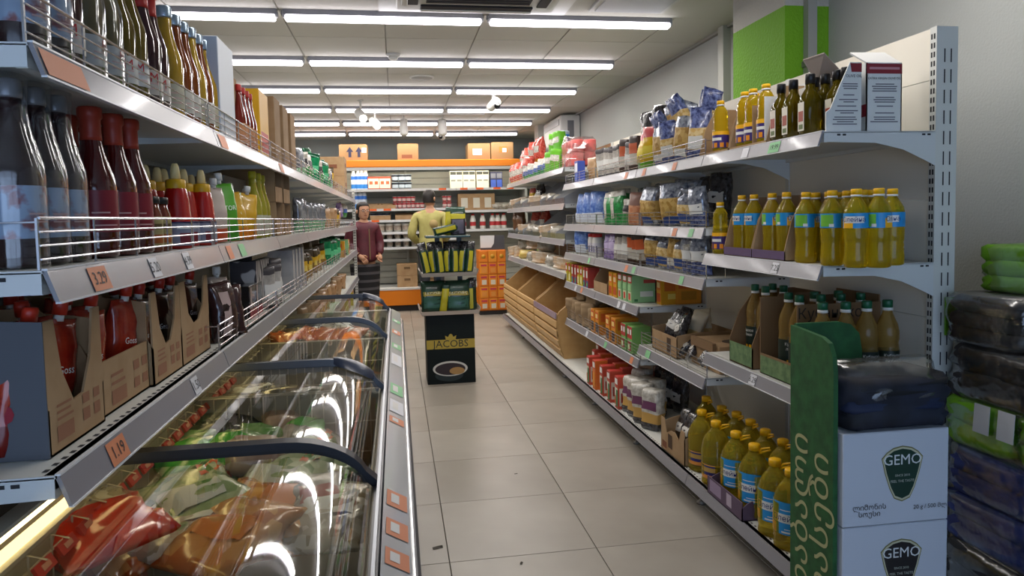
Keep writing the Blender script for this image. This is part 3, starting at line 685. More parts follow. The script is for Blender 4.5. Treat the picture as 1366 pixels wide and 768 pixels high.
# squeeze ketchup with a nozzle
b = G().lathe([(.033,0),(.036,.005),(.036,.06),(.034,.07),(.030,.125),(.025,.15),(.022,.158)], mat('a3140e', .25, coat=.5), 16)
lb = G(); arc_band(lb, .0366, .008, .066, 0, 360, mat('8d8ea0', .5)); arc_band(lb, .0369, .012, .04, -120, -75, mat('7a2430', .5)); arc_band(lb, .037, .05, .058, -130, -60, WHT); arc_band(lb, .0366, .064, .068, 0, 360, mat('26245a', .4))
c = G().lathe([(.0235, .150), (.0245, .154), (.0245, .172), (.021, .176)], mat('c89a16', .4), 14)
nz = G().lathe([(.0125, .174), (.0115, .195), (.009, .21), (.006, .216)], mat('d8c48a', .5), 12)
kind('ketchup_squeeze', ('bottle', b), ('label', lb), ('cap', c), ('nozzle', nz))
b = G().lathe([(.022,0),(.025,.004),(.025,.085),(.019,.10),(.0185,.112)], mat('6b2a14', .1, coat=.4), 14); lb = G(); arc_band(lb, .0256, .012, .08, 0, 360, mat('a89a66', .5)); arc_band(lb, .026, .052, .064, -120, -60, mat('5c4a24', .5)); arc_band(lb, .026, .02, .04, -120, -60, mat('a8561f', .5))
kind('small_jar', ('jar', b), ('label', lb), ('lid', cap(.021, .11, .016, mat('20201f', .35))))
# spouted pouch
def spout_kind(key, w, h, m, m2, capm, text=None, tm=WHT):
    BAGS.add(key); SOFT.add(key); g = blob(w, .05, h*.86, 3.3, [(.22, m2), (1, m)], 'stand', rough=.10); s_ = G().lathe([(.0085, h*.84), (.0085, h*.9)], mat('d8d4cc', .5), 10)
    c = G().lathe([(.0125, h*.89), (.0125, h*.97), (.011, h)], capm, 10); p = [('pouch', g), ('spout', s_), ('cap', c, 1)]
    if text:
        q = G()
        for i, tx in enumerate(text): q.text(tx, w*.21 if i == 0 else w*.14, tm, (0, -.0285, h*.48-i*w*.24), (1, 0, 0), (0, .12, 1))
        p.append(('print', q))
    kind(key, *p)
spout_kind('pouch_ketchup', .095, .235, mat('8e1a12', .22, kind='noise', col2='a8351f', scale=30., coat=.6), mat('6e120e', .25), mat('b8301c', .4), ('Goss',))
spout_kind('pouch_dark', .09, .23, mat('1d1718', .22, kind='noise', col2='5c2a18', scale=25., coat=.6), mat('a85a2a', .3), mat('a82a1c', .4), ('Goss',))
spout_kind('pouch_green', .10, .215, mat('4f9a2a', .3, coat=.5), mat('3f8a2a', .3), WHT, ('ASTOR',), mat('e8efe0', .5))
spout_kind('pouch_yellow', .085, .20, mat('cfa02a', .3, coat=.5), mat('cf7a1a', .3), WHT)
spout_kind('pouch_white', .085, .215, mat('b9a9a0', .3, coat=.5), mat('b04a2a', .3), WHT)
# dry goods in bags
PASTA = mat('c9a25a', .45, kind='chunks', col2='e0c48a', scale=60., bump=.6); PASTAD = mat('a8803a', .45, kind='chunks', col2='c9a660', scale=45., bump=.6); BAGS |= {'oil_purple', 'sauce_red', 'wine_red', 'green_bottle', 'juice_dark', 'syrup', 'syrup_gold', 'ketchup_squeeze', 'small_jar', 'lemon_bottle', 'hot_sauce'}; FILMB = mat('1e2656', .22, kind='noise', col2='7480b0', scale=55., coat=.5, bump=.9); SILV = mat('b4bac4', .2, .35, kind='noise', col2='4a5268', scale=40., coat=.5, bump=.9)  # FILMB has pale crumple highlights painted into its navy colour
BKF = mat('161517', .2, coat=.6, kind='noise', col2='4a484c', scale=50., bump=.9); WHF = mat('dcd8ce', .3, kind='noise', col2='a9a296', scale=40., coat=.3, bump=.7); GRNF = mat('17662c', .3, coat=.5, kind='noise', col2='3aa656', scale=40., bump=.7); YELF = mat('e0b418', .3, coat=.5); PINKF = mat('d05a5a', .35, coat=.4)
REDF = mat('a81a18', .25, coat=.5, kind='noise', col2='d8604a', scale=50., bump=.8); BLUF = mat('3f62b4', .3, coat=.4, kind='noise', col2='86a6e0', scale=35., bump=.7); PURF = mat('5a3a84', .3, coat=.4, kind='noise', col2='a08ac0', scale=40., bump=.7); PAPER = mat('8f7658', .8, kind='noise', col2='a08766', scale=14., bump=.3); BREAD = mat('a86c34', .6, kind='noise', col2='c48a4c', scale=20.)
bag_kind('pasta_a', .105, .075, .235, [(.16, FILMB), (.55, PASTA), (1, FILMB)], 1, 'pillow', (.18, .42, -140, -70, WHT))
bag_kind('pasta_b', .105, .075, .225, [(.22, FILMB), (.74, PASTAD), (1, SILV)], 2, 'pillow', (.12, .28, -120, -60, WHT))
bag_kind('pasta_c', .12, .085, .20, [(.12, SILV), (.62, PASTA), (1, SILV)], 3, 'tied', (.14, .34, -130, -60, mat('3d5796', .4)))
bag_kind('cookie_bag', .17, .11, .235, [(.20, SILV), (.70, PASTAD), (1, SILV)], 4, 'pillow', (.05, .24, -130, -70, mat('2f4a8c', .4)), rough=.16)
bag_kind('grey_pack', .075, .06, .19, [(.12, mat('4a4648', .4)), (.8, mat('a39c94', .35, kind='noise', col2='c9c2b8', scale=20.)), (1, mat('4f4a4c', .4))], 5, 'block', (.25, .6, -125, -55, WHT))
bag_kind('brown_pack', .075, .06, .20, [(.15, mat('3a2418', .4)), (.6, mat('c4beb2', .4)), (1, mat('3c302c', .35))], 6, 'block', (.5, .8, -125, -55, mat('b8542a', .4)))
bag_kind('yellow_pasta', .11, .08, .22, [(.2, mat('6fae2c', .35)), (.75, YELF), (1, PINKF)], 7, 'pillow', (.25, .55, -130, -60, mat('e8d24a', .4)))
bag_kind('blue_bag', .15, .09, .24, [(.15, WHF), (1, BLUF)], 8, 'pillow', (.05, .35, -140, -60, mat('dfe4ee', .4)))
bag_kind('green_bag', .12, .08, .225, [(.82, GRNF), (1, WHF)], 9, 'stand', (.2, .8, -125, -95, WHF))
bag_kind('purple_bag', .095, .06, .19, [(.9, PURF), (1, WHF)], 10, 'stand', (.3, .6, -120, -60, mat('c9b8dc', .4)))
bag_kind('silver_bag', .11, .07, .21, [(.3, FILMB), (1, SILV)], 11, 'pillow', (.3, .55, -130, -50, WHT), rough=.16)
bag_kind('pink_bag', .10, .07, .20, [(.6, mat('c9805a', .4, kind='chunks', col2='d8a07a', scale=40.)), (1, mat('8f6d62', .35))], 12, 'pillow')
bag_kind('flour_paper', .12, .085, .17, [(1, PAPER)], 13, 'block', rough=.16)
bag_kind('flour_white', .12, .08, .22, [(.18, BKF), (.45, mat('c49a52', .4)), (.85, WHF), (1, WHF)], 14, 'block', (.5, .72, -120, -60, mat('6a3a5a', .5)), rough=.12)
bag_kind('coffee_black', .13, .075, .24, [(.8, BKF), (1, BKF)], 15, 'pillow', (.35, .6, -130, -60, mat('d8d4cc', .5)), rough=.22)
bag_kind('coffee_gold', .13, .075, .24, [(.3, mat('c4a46a', .35)), (1, mat('d2c4a8', .35))], 16, 'pillow', rough=.2)
bag_kind('red_chips', .15, .10, .25, [(.12, mat('d0a02a', .3)), (1, REDF)], 17, 'pillow', (.35, .62, -125, -55, WHF), rough=.16)
bag_kind('green_pack', .12, .10, .20, [(.6, mat('5fae28', .35)), (1, mat('6fc02c', .35))], 18, 'block', (.45, .75, -125, -55, WHF))
bag_kind('white_green', .12, .08, .16, [(.3, GRNF), (1, WHF)], 19, 'pillow', (.3, .6, -120, -60, mat('4a6ab0', .4)))
bag_kind('loaf', .26, .10, .11, [(1, mat('c8b8a4', .25, kind='noise', col2='b48a5c', scale=12., coat=.5))], 20, 'block', rough=.2)
bag_kind('loaf_dark', .11, .09, .26, [(1, mat('6d4a30', .3, kind='noise', col2='52341f', scale=9., coat=.4))], 21, 'stand', rough=.14)
bag_kind('bun_bag', .22, .12, .11, [(1, mat('b9b4a8', .25, kind='noise', col2='8d8272', scale=14., coat=.5))], 22, 'pillow', rough=.22)
bag_kind('bun_yellow', .24, .12, .10, [(1, mat('d8c060', .3, coat=.4, kind='noise', col2='c9a458', scale=9.))], 23, 'pillow', rough=.2)
bag_kind('spice_green', .09, .05, .17, [(.4, mat('3f8a4a', .35)), (1, WHF)], 24, 'pillow', (.5, .75, -125, -55, mat('3d3a3c', .4)), rough=.2)
bag_kind('spice_yellow', .09, .04, .17, [(.4, mat('8a6a2a', .35)), (.7, mat('cfa41c', .3)), (1, mat('3a2c12', .3))], 25, 'pillow', (.3, .5, -125, -55, mat('d8c060', .4)), rough=.18)
bag_kind('spice_silver', .08, .05, .19, [(.35, mat('7fae86', .4)), (1, mat('a8aab0', .2, .5, kind='noise', col2='6d6f76', scale=20.))], 26, 'pillow', rough=.2)
bag_kind('foil_green', .11, .06, .20, [(.8, mat('0f7a4a', .2, .3, kind='noise', col2='1c9a62', scale=20.)), (1, mat('0c4a30', .2, .3))], 27, 'pillow', (.3, .55, -125, -55, mat('5cc08a', .4)), rough=.2)
bag_kind('snack_brown', .10, .06, .17, [(1, mat('8a6238', .3, kind='chunks', col2='c4a07a', scale=30., coat=.4))], 28, 'pillow', rough=.22)
# cartons
box_kind('tea_green', .075, .15, .165, mat('8fbe84', .5), [(0, .72, 1, 1, mat('b32a24', .5)), (.15, .78, .85, .94, WHT), (.1, .08, .9, .4, mat('cfd8b0', .5)), (.25, .1, .7, .34, mat('c4402f', .5)), (.1, .45, .9, .66, mat('9ccf94', .5))], [(.5, .72, 1, .85, mat('b8483c', .5)), (.35, .22, .9, .42, mat('d8ddd0', .5)), (.1, .05, .25, .14, mat('2f6a3a', .5))])
box_kind('tea_yellow', .075, .14, .16, mat('d99a16', .5), [(.1, .55, .9, .9, mat('e0702a', .5)), (.2, .62, .8, .82, mat('f0d9a0', .5)), (.1, .1, .9, .42, mat('c4541c', .5))], [(.15, .5, .85, .85, mat('c9661a', .5)), (.3, .2, .7, .4, mat('e8c860', .5))])
box_kind('mix_red', .055, .09, .15, mat('c4b428', .5), [(0, .55, 1, 1, mat('b8352a', .5)), (.15, .65, .85, .85, WHT), (.1, .1, .9, .45, mat('e0d8a0', .5))])
box_kind('mix_blue', .055, .09, .15, mat('a83a30', .5), [(0, .0, 1, .35, mat('4a5a8a', .5)), (.15, .5, .85, .85, mat('e0dcd0', .5)), (.2, .1, .8, .25, mat('5a9a4a', .5))])
box_kind('orange_box', .09, .16, .17, mat('d98a1e', .5), [(.08, .62, .92, .92, mat('c94a1c', .5)), (.15, .1, .85, .5, mat('3a2c2c', .5)), (.2, .68, .8, .86, mat('f0d080', .5))], [(.1, .55, .9, .9, mat('d0601c', .5)), (.2, .15, .8, .45, mat('b87a1a', .5))])
box_kind('green_red_box', .09, .12, .165, mat('7cae5c', .5), [(0, .55, .48, 1, mat('b32c28', .5)), (.52, .55, 1, 1, mat('b83430', .5)), (.08, .7, .4, .9, WHT), (.6, .7, .92, .9, WHT), (.2, .1, .8, .45, mat('8f3a34', .5)), (.25, .15, .6, .35, mat('c9d8a8', .5))])
box_kind('juice_red', .065, .09, .20, mat('c4503a', .45), [(0, .72, 1, 1, mat('b02a28', .45)), (.1, .76, .9, .94, WHT), (.08, .08, .92, .66, mat('d8d4c4', .45)), (.45, .08, .92, .6, mat('3f7a4a', .45)), (.12, .12, .42, .4, mat('c4622a', .45))], [(.1, .1, .9, .65, mat('d8d0c0', .45)), (.2, .2, .8, .5, mat('9a3a30', .45))], mat('b83028', .45))
box_kind('juice_orange', .065, .09, .20, mat('d9702a', .45), [(0, .72, 1, 1, mat('b8302a', .45)), (.1, .76, .9, .94, WHT), (.1, .1, .9, .6, mat('e08a1e', .45))], None, mat('c4402c', .45))
box_kind('blue_carton', .10, .06, .17, mat('3a4fa8', .4), [(.1, .5, .9, .9, mat('dfe4f0', .5)), (.1, .1, .9, .4, mat('5a78d0', .5))])
tray_kind('carton_tall', .30, .22, .24, .10); tray_kind('carton_notch', .26, .26, .20, .07, cut='notch')
tray_kind('carton_oil', .155, .17, .215, .03, prints=[(0, .01, 1, .13, PURP)])
tray_kind('carton_oil2', .13, .17, .235, .03)
tray_kind('carton_green', .24, .30, .20, .085, m=KRAFT2, prints=[(.02, .03, .98, .40, mat('4f6a44', .7, kind='noise', col2='6f8a5c', scale=30.))], side_cut=.1)
tray_kind('carton_coffee', .30, .30, .15, .10, prints=[(.35, .2, .62, .62, mat('4a3524', .8))])
tray_kind('tray_purple', .155, .30, .10, .075, m=mat('5f4c60', .7), inner=PURP, prints=[(.1, .25, .55, .62, mat('9a86a0', .6)), (.68, .25, .88, .6, mat('b9a8b8', .6))])
# ================================================================== goods on the right-hand shelving
FR, FL = -math.pi/2, math.pi/2
def yx(px, X, py=320): return ypx(px, py, X)
def rrow(kinds, name, desc, cat, where, z, items, group=None, rz=FR, tail='from near end'):
    """items: (px, depth behind the shelf front[, extra lift[, turn]]), nearest first."""
    kinds = [kinds] if isinstance(kinds, str) else kinds
    for i, it in enumerate(items):
        X = XR+it[1]; y = yx(it[0], X); lift = it[2] if len(it) > 2 else 0; tw = it[3] if len(it) > 3 else 0
        lab = f'{desc}, {ORD[i]} {tail} {where}' if len(items) > 1 else f'{desc} {where}'
        kk = kinds[i % len(kinds)]; rzz = rz+tw+(.5 if kk in BAGS else 0); sf = kk in SOFT; rn = random.Random(it[0]*31+i*7+z*100)
        place(kk, name, lab, cat, (X, y, z+.0008+lift+(.003 if sf else 0)), rzz, group or f'{desc} {where}', rot=(R(rn.uniform(-5, 4)), R(rn.uniform(-7, 7)), rzz+rn.uniform(-.2, .2)) if sf else None, scale=rn.uniform(.92, 1.05) if sf else None)
ZT, ZM, ZL, ZA, ZB2, ZC3, ZCO, ZLO, ZBS = 1.605, 1.165, .712, 1.28, 1.047, .81, .59, .50, .15
# --- top shelf, near bay: olive oil in cut white cartons, sunflower oil in kraft cartons
WB = mat('dcdcd8', .6); RB = mat('8c2530', .6); PRN = mat('6b6870', .7)
def lines(g, y, x0, x1, z0, rows, m, seed=0, h=.0035, gap=.0075):
    rnd = random.Random(seed)
    for r in range(rows):
        if rnd.random() < .2: continue
        s_ = rnd.uniform(0, .25)*(x1-x0); z = z0-r*gap
        g.quad((x0+s_, y, z), (x1-s_*.8, y, z), (x1-s_*.8, y, z+h), (x0+s_, y, z+h), m)
def olive_box(label, x0, x1, y0, y1, cut, h):
    t = thing('olive_oil_carton', label, 'box', ((x0+x1)/2, y0, ZT+.001)); w = (x1-x0)/2; d = y1-y0
    if cut: poly = [(-w, 0), (w, 0), (w, h), (w*.35, h), (-w*.2, h*.68), (-w*.75, h*.33), (-w, h*.28)]
    else: poly = [(-w, 0), (w, 0), (w, h), (-w, h)]
    f = ob('front_panel', G().prism(poly, 'y', 0, .004, WB), t)
    ob('base', G().box((-w, .004, 0), (w, d, .004), WB), t); ob('back_panel', G().box((-w, d-.004, 0), (w, d, h*.8), WB), t)
    g = G(); e = -.0008
    if cut: g.quad((w*.42, e, h*.86), (w, e, h*.86), (w, e, h*.985), (w*.35, e, h*.985), RB); g.text('OLIVE OIL', .013, INK, (w*.55, e*1.5, h*.80), (1,0,0), (0,0,1)); x0_ = [-.1*w, -.3*w, -.5*w, -.7*w]
    else: g.quad((-w, e, h*.84), (w, e, h*.84), (w, e, h*.985), (-w, e, h*.985), RB); g.text('EXTRA VIRGIN OLIVE OIL', .0105, INK, (0, e*1.5, h*.77), (1,0,0), (0,0,1)); g.quad((-w*.85, e*1.6, h*.90), (w*.85, e*1.6, h*.90), (w*.85, e*1.6, h*.935), (-w*.85, e*1.6, h*.935), mat('c98a90', .6)); x0_ = [-.8*w]*4
    for q in range(4): lines(g, e, x0_[q], w*.8, h*(.68-.16*q), 4, PRN, q+7*cut)
    ob('print', g, f)
    if not cut:
        sp = ob('side_panel', G().box((-w, 0, 0), (-w+.004, d, h), WB), t); ob('side_panel', G().box((w-.004, 0, 0), (w, d, h), WB), t)
        g = G(); xx = -w-.0008; g.quad((xx, d, h*.16), (xx, 0, h*.22), (xx, 0, h*.40), (xx, d, h*.33), RB); g.text('TAL', .03, INK, (xx, d*.6, h*.55), (0,-1,0), (0,0,1))
        ob('print', g, sp)
        ob('flap', G().add([(-w, 0, h), (w, 0, h), (w*.8, .07, h+.05), (-w*1.2, .07, h+.048), (-w, .004, h-.003), (w, .004, h-.003), (w*.8, .074, h+.046), (-w*1.2, .074, h+.044)], [(0,1,2,3), (7,6,5,4), (0,4,5,1), (1,5,6,2), (2,6,7,3), (3,7,4,0)], mat('c9c8c4', .7)), t)
    else:
        ob('flap', G().add([(w, .10, h*.94), (w, .25, h*.9), (w*.1, .25, h*1.28), (-w*.1, .10, h*1.24), (w, .1, h*.925), (w, .25, h*.885), (w*.1, .25, h*1.265), (-w*.1, .10, h*1.225)], [(3,2,1,0), (4,5,6,7), (0,1,5,4), (1,2,6,5), (2,3,7,6), (3,0,4,7)], mat('a89c94', .85)), t)
        ob('side_panel', G().box((w-.004, .004, 0), (w, d, h*.9), WB), t)
olive_box('white olive oil carton with diagonally cut front, beside olive oil bottles', 1.40, 1.527, 2.155, 2.55, True, .225)
olive_box('uncut white olive oil carton with open flap, at upright end of top shelf', 1.545, 1.675, 2.155, 2.55, False, .225)
RT_ = 'on the right top shelf'
rrow('olive_oil', 'olive_oil_bottle', 'dark olive oil bottle with black cap', 'bottle', RT_, ZT, [(1080, .045), (1058, .045), (1042, .045)])
rrow('olive_oil', 'olive_oil_bottle', 'rear-row olive oil bottle with black cap', 'bottle', 'inside cut white carton', ZT, [(1127, .115, .004), (1116, .115, .004), (1100, .115, .004), (1086, .115, .004)], tail='from near end')
tag(ob('cardboard_divider', G().box((0, 0, 0), (.13, .004, .16), KRAFT), None, (1.40, 2.64, ZT+.001)), 'plain kraft cardboard sheet standing behind olive oil bottles', 'cardboard')
for i, (a, b_) in enumerate(((1036, 984), (984, 944))):
    Y = (yx(a, 1.43)+yx(b_, 1.43))/2; W_ = yx(b_, 1.43)-yx(a, 1.43)
    tray_kind(f'carton_top{i}', W_-.008, .20, .215, .012)
    place(f'carton_top{i}', 'oil_carton', ['kraft carton of purple-label oil bottles on right top shelf, nearer', 'kraft carton holding a single purple-label oil bottle on right top shelf'][i], 'box', (1.49, Y, ZT+.001), FR, 'kraft oil cartons')
rrow('oil_purple', 'oil_bottle', 'purple-label sunflower oil bottle', 'bottle', RT_, ZT, [(1022, .05, .005), (1005, .05, .005), (994, .05, .005), (962, .05, .005)])
rrow('oil_purple', 'oil_bottle', 'rear-row yellow-capped oil bottle', 'bottle', 'in kraft carton, right top shelf', ZT, [(1022, .135, .012), (1008, .135, .012), (994, .135, .012)], tail='from near end')
# --- rest of the top shelf: pasta, groats, biscuits
rrow(['pasta_a', 'pasta_b', 'pasta_a', 'pasta_b'], 'pasta_bag', 'dark blue topped pasta bag', 'bag', RT_, ZT, [(932, .06, 0, .15), (912, .06, 0, -.1), (897, .06, 0, .2), (884, .06, 0, 0)])
for i, (px, u, dz, k) in enumerate(((938, .14, .14, 'pasta_a'), (922, .14, .15, 'pasta_a'), (908, .13, .13, 'pasta_b'), (898, .14, .10, 'pasta_a'), (935, .24, .17, 'pasta_a'), (916, .23, .16, 'pasta_b'))):
    place(k, 'pasta_bag', f'pasta bag lying across the upright ones, {ORD[i]} of the pile', 'bag', (XR+u, yx(px, XR+u), ZT+dz), 0, 'pasta bags lying in a pile', rot=(R(16), R(20*(-1)**i), FR+.6+.3*(-1)**i), scale=.95)
rrow('coffee_black', 'foil_bag', 'glossy black foil bag piled behind pasta', 'bag', RT_, ZT, [(885, .2, .14, .1), (873, .2, .12, .3)])
rrow(['yellow_pasta'], 'pasta_bag', 'yellow and pink pasta bag', 'bag', RT_, ZT, [(872, .06, 0, .1), (861, .06, 0, -.1), (852, .11, .02, .1)])
rrow(['brown_pack', 'grey_pack'], 'coffee_pack', 'brown and white brick pack', 'pack', RT_, ZT, [(850, .05), (843, .05), (837, .05)])
rrow('grey_pack', 'groats_pack', 'grey groats pack', 'pack', RT_, ZT, [(829, .05), (822, .05), (815, .05), (808, .05)])
rrow('green_pack', 'napkin_pack', 'small green pack behind grey packs', 'pack', RT_, ZT, [(818, .14)])
rrow('snack_brown', 'biscuit_bag', 'tan biscuit bag', 'bag', RT_, ZT, [(794, .06, 0, .2)])
rrow('blue_carton', 'blue_carton', 'blue and white carton', 'box', RT_, ZT, [(775, .06)])
# --- middle shelf, near bay: one litre blue-label oil
WM = 'on the middle shelf near bay'
rrow(['oil_blue_back', 'oil_blue_logo', 'oil_blue_back', 'oil_blue_back'], 'oil_bottle', 'blue-label oil bottle in front row', 'bottle', WM, ZM, [(1172, .115, 0, .35), (1142, .055, 0, .75), (1110, .045, 0, .7), (1075, .045, 0, .75)], tail='from near end')
rrow(['oil_blue_logo', 'oil_blue_back'], 'oil_bottle', 'blue-label oil bottle in second row', 'bottle', WM, ZM, [(1190, .215, 0, .6), (1162, .195, 0, .6), (1150, .145, 0, .6), (1130, .135, 0, .6), (1106, .13, 0, .6), (1088, .13, 0, .6)], tail='from near end')
rrow(['oil_blue_back'], 'oil_bottle', 'blue-label oil bottle in rear row', 'bottle', WM, ZM, [(1172, .275), (1157, .225), (1140, .22), (1120, .22)], tail='from near end')
for i, (a, b_) in enumerate(((1057, 1012), (1012, 974))):
    Y = (yx(a, 1.42)+yx(b_, 1.42))/2; W_ = yx(b_, 1.42)-yx(a, 1.42)
    tray_kind(f'carton_mid{i}', W_-.006, .20, .245, .035, prints=[(0, .02, 1, .15, PURP)])
    place(f'carton_mid{i}', 'oil_carton', ['kraft carton with purple base round two oil bottles, nearer one', 'kraft carton with purple base round two oil bottles, farther one'][i], 'box', (1.49, Y, ZM+.001), FR, 'kraft oil cartons')
    for j in range(2):
        yy = yx(a, 1.42)+W_*(.3+.42*j)
        place('oil_blue_logo' if i else 'oil_blue_back', 'oil_bottle', f'blue-label oil bottle inside {["nearer", "farther"][i]} purple-based carton, {["near", "far"][j]} one', 'bottle', (1.44, yy, ZM+.006), FR, 'blue-label oil bottles in cartons')
rrow('oil_purple', 'oil_bottle', 'purple-label oil bottle standing beside cartons', 'bottle', WM, ZM, [(961, .05)])
# --- lower shelf, near bay: dark-label oil in torn cartons
WLb = 'on the lower shelf near bay'
for i, (a, b_) in ((1, (1010, 978)),):
    Y = (yx(a, 1.42)+yx(b_, 1.42))/2; W_ = yx(b_, 1.42)-yx(a, 1.42)
    tray_kind(f'carton_low{i}', W_-.006, .30, .305, .085, m=KRAFT2, side_cut=.10, prints=[(.02, .02, .98, .29, mat('4f6a44', .7, kind='noise', col2='6f8a5c', scale=30.))])
    place(f'carton_low{i}', 'oil_carton', f'dark kraft carton with green print torn open, {["nearer", "farther"][i]} one', 'box', (1.55, Y, ZL+.001), FR, 'torn green-print cartons')
    for j, (dx, fr) in enumerate(((.09, .3), (.09, .72), (.17, .3), (.17, .72))):
        place('oil_dark', 'oil_bottle', f'green-capped oil bottle in {["nearer", "farther"][i]} torn carton, {["front near", "front far", "rear near", "rear far"][j]}', 'bottle', (XR+dx+.02, yx(a, 1.42)+W_*fr, ZL+.006), FR, 'green-capped oil bottles in cartons', scale=(1.05, 1.05, 1.3))
t = thing('oil_carton', 'kraft carton reading Кубанское behind dark-label oil bottles', 'box', (1.57, 2.33, ZL+.001), 0, 'torn green-print cartons')
fr = ob('near_panel', G().box((-.165, 0, 0), (.165, .004, .30), KRAFT2), t); ob('far_panel', G().box((-.165, .26, 0), (.165, .264, .30), KRAFT2), t); ob('back_panel', G().box((.161, .004, 0), (.165, .26, .325), KRAFT2), t); ob('base', G().box((-.165, .004, 0), (.161, .26, .004), KRAFT2), t)
lo = ob('low_panel', G().box((-.165, .004, 0), (-.161, .26, .08), KRAFT2), t); ob('print', G().quad((-.1656, .26, .004), (-.1656, .004, .004), (-.1656, .004, .072), (-.1656, .26, .072), mat('4f6a44', .7, kind='noise', col2='6f8a5c', scale=30.)), lo)
ob('print', G().text('Кубанское', .055, mat('2e2620', .8), (-.02, -.0008, .265), (1,0,0), (0,0,1)), fr)
for j, (x, y) in enumerate(((1.68, 2.22), (1.60, 2.22), (1.52, 2.22), (1.44, 2.23))): place('oil_dark', 'oil_bottle', f'dark-label oil bottle at near end of lower shelf, {ORD[j]} from upright', 'bottle', (x, y, ZL+.001), 0, 'dark-label oil bottles at the shelf end', scale=(1.1, 1.1, 1.28))
for j, (x, y) in enumerate(((1.69, 2.38), (1.61, 2.38), (1.53, 2.38), (1.45, 2.39), (1.66, 2.47), (1.56, 2.47), (1.46, 2.48))): place('oil_dark', 'oil_bottle', f'green-capped oil bottle inside the lettered Кубанское carton, {ORD[j]} from upright and camera', 'bottle', (x, y, ZL+.004), 0, 'oil bottles inside the lettered carton', scale=(1.05, 1.05, 1.3))
# --- base shelf: five litre oil, coffee, flour, juice
WBs = 'on the right base shelf'
rrow('oil5_blue', 'oil_canister', 'five litre oil bottle, big blue label', 'bottle', WBs, ZBS, [(1056, -.02, 0, .75), (1034, -.02, 0, .7), (1006, -.015, .005, .65), (981, -.01, .005, .6)])
rrow('oil5_blue', 'oil_canister', 'rear-row five litre oil bottle', 'bottle', WBs, ZBS, [(1045, .13), (1021, .13), (1001, .14), (982, .14)])
Y = (yx(1015, 1.36)+yx(963, 1.36))/2; W_ = yx(963, 1.36)-yx(1012, 1.36)
tray_kind('tray_oil', W_, .16, .085, .075, m=mat('5f4c60', .7), prints=[(.08, .2, .42, .8, mat('9a86a0', .6)), (.58, .2, .72, .8, mat('b9a8b8', .6))], side_cut=.05)
place('tray_oil', 'cardboard_tray', 'low purple cardboard tray under two five litre oil bottles', 'tray', (1.365, Y, ZBS+.001), FR)
rrow('oil5_purple', 'oil_canister', 'five litre oil bottle with navy label', 'bottle', WBs, ZBS, [(954, -.015, 0, .6), (935, .0, 0, .6), (962, .12), (941, .125)])
tray_kind('carton_base', .30, .30, .165, .13, cut='notch', prints=[(.32, .2, .5, .62, mat('4a3524', .8)), (.06, .1, .26, .3, KPR)])
place('carton_base', 'coffee_carton', 'kraft carton with round dark logo holding coffee bags, base shelf', 'box', (1.46, yx(896, 1.34)-.06, ZBS+.001), FR, 'kraft coffee cartons')
for j, (dx, dy, k) in enumerate(((-.02, -.09, 'coffee_black'), (-.02, .02, 'coffee_black'), (.06, -.02, 'coffee_gold'), (-.02, .10, 'coffee_black'))):
    place(k, 'coffee_bag', f'{["black", "black", "cream", "black"][j]} coffee bag in base shelf kraft carton, {ORD[j]} from near end', 'bag', (1.42+dx, yx(896, 1.34)-.06+dy, ZBS+.02), FR, 'coffee bags in the base carton', rot=(R(-14), R(random.uniform(-12, 12)), FR), scale=.78)
rrow('flour_white', 'flour_bag', 'white and gold flour bag', 'bag', WBs, ZBS, [(868, -.0), (858, .0), (848, .0), (840, .0)])
rrow('flour_white', 'flour_bag', 'flour bag behind the front row', 'bag', WBs, ZBS, [(872, .10), (862, .10), (852, .11)])
rrow('coffee_black', 'coffee_bag', 'black coffee bag heaped behind flour', 'bag', WBs, ZBS, [(905, .26), (893, .25), (880, .24)])
rrow(['juice_red', 'juice_red', 'juice_red', 'juice_orange'], 'juice_carton', 'front-row red and green juice carton', 'carton', WBs, ZBS, [(829, -.02), (818, -.02), (808, -.02), (798, -.02), (790, -.02)], tail='from near end')
rrow(['juice_red', 'juice_orange'], 'juice_carton', 'juice carton in second row', 'carton', WBs, ZBS, [(835, .08), (825, .08), (815, .08), (805, .08), (797, .08)], tail='from near end')
rrow(['juice_red'], 'juice_carton', 'juice carton in rear row', 'carton', WBs, ZBS, [(831, .18), (821, .18), (811, .18), (802, .18)], tail='from near end')
# --- shelf A (bays 2-4)
WA = 'on the second shelf right'
rrow(['silver_bag', 'pasta_c', 'pasta_c'], 'pasta_bag', 'silver and clear pasta bag', 'bag', WA, ZA, [(934, .06, 0, .1), (920, .06, 0, -.1), (922, .14, .03, .2)])
rrow('cookie_bag', 'biscuit_bag', 'large clear biscuit bag with silver top', 'bag', WA, ZA, [(903, .07, 0, .1), (870, .07, 0, -.05)])
rrow('cookie_bag', 'biscuit_bag', 'biscuit bag in second row', 'bag', WA, ZA, [(915, .18, 0, .1), (890, .19, 0, .1), (868, .19, 0, .1)])
rrow('pink_bag', 'snack_bag', 'salmon pink snack bag', 'bag', WA, ZA, [(848, .06)])
rrow(['spice_green'], 'snack_bag', 'pale green snack bag', 'bag', WA, ZA, [(838, .06, 0, .2)])
rrow('green_bag', 'sugar_bag', 'green bag with white top', 'bag', WA, ZA, [(828, .06, 0, .1), (818, .06, 0, -.1), (832, .15, .03, 0)])
rrow('blue_bag', 'salt_bag', 'pale blue leaning bag', 'bag', WA, ZA, [(800, .07, 0, .2), (788, .06, 0, .1), (778, .05, 0, .1)])
rrow('coffee_black', 'dark_pack', 'flat dark stacked pack', 'pack', 'behind oil cartons second shelf', ZA, [(960, .28, .03), (948, .27, .03)])
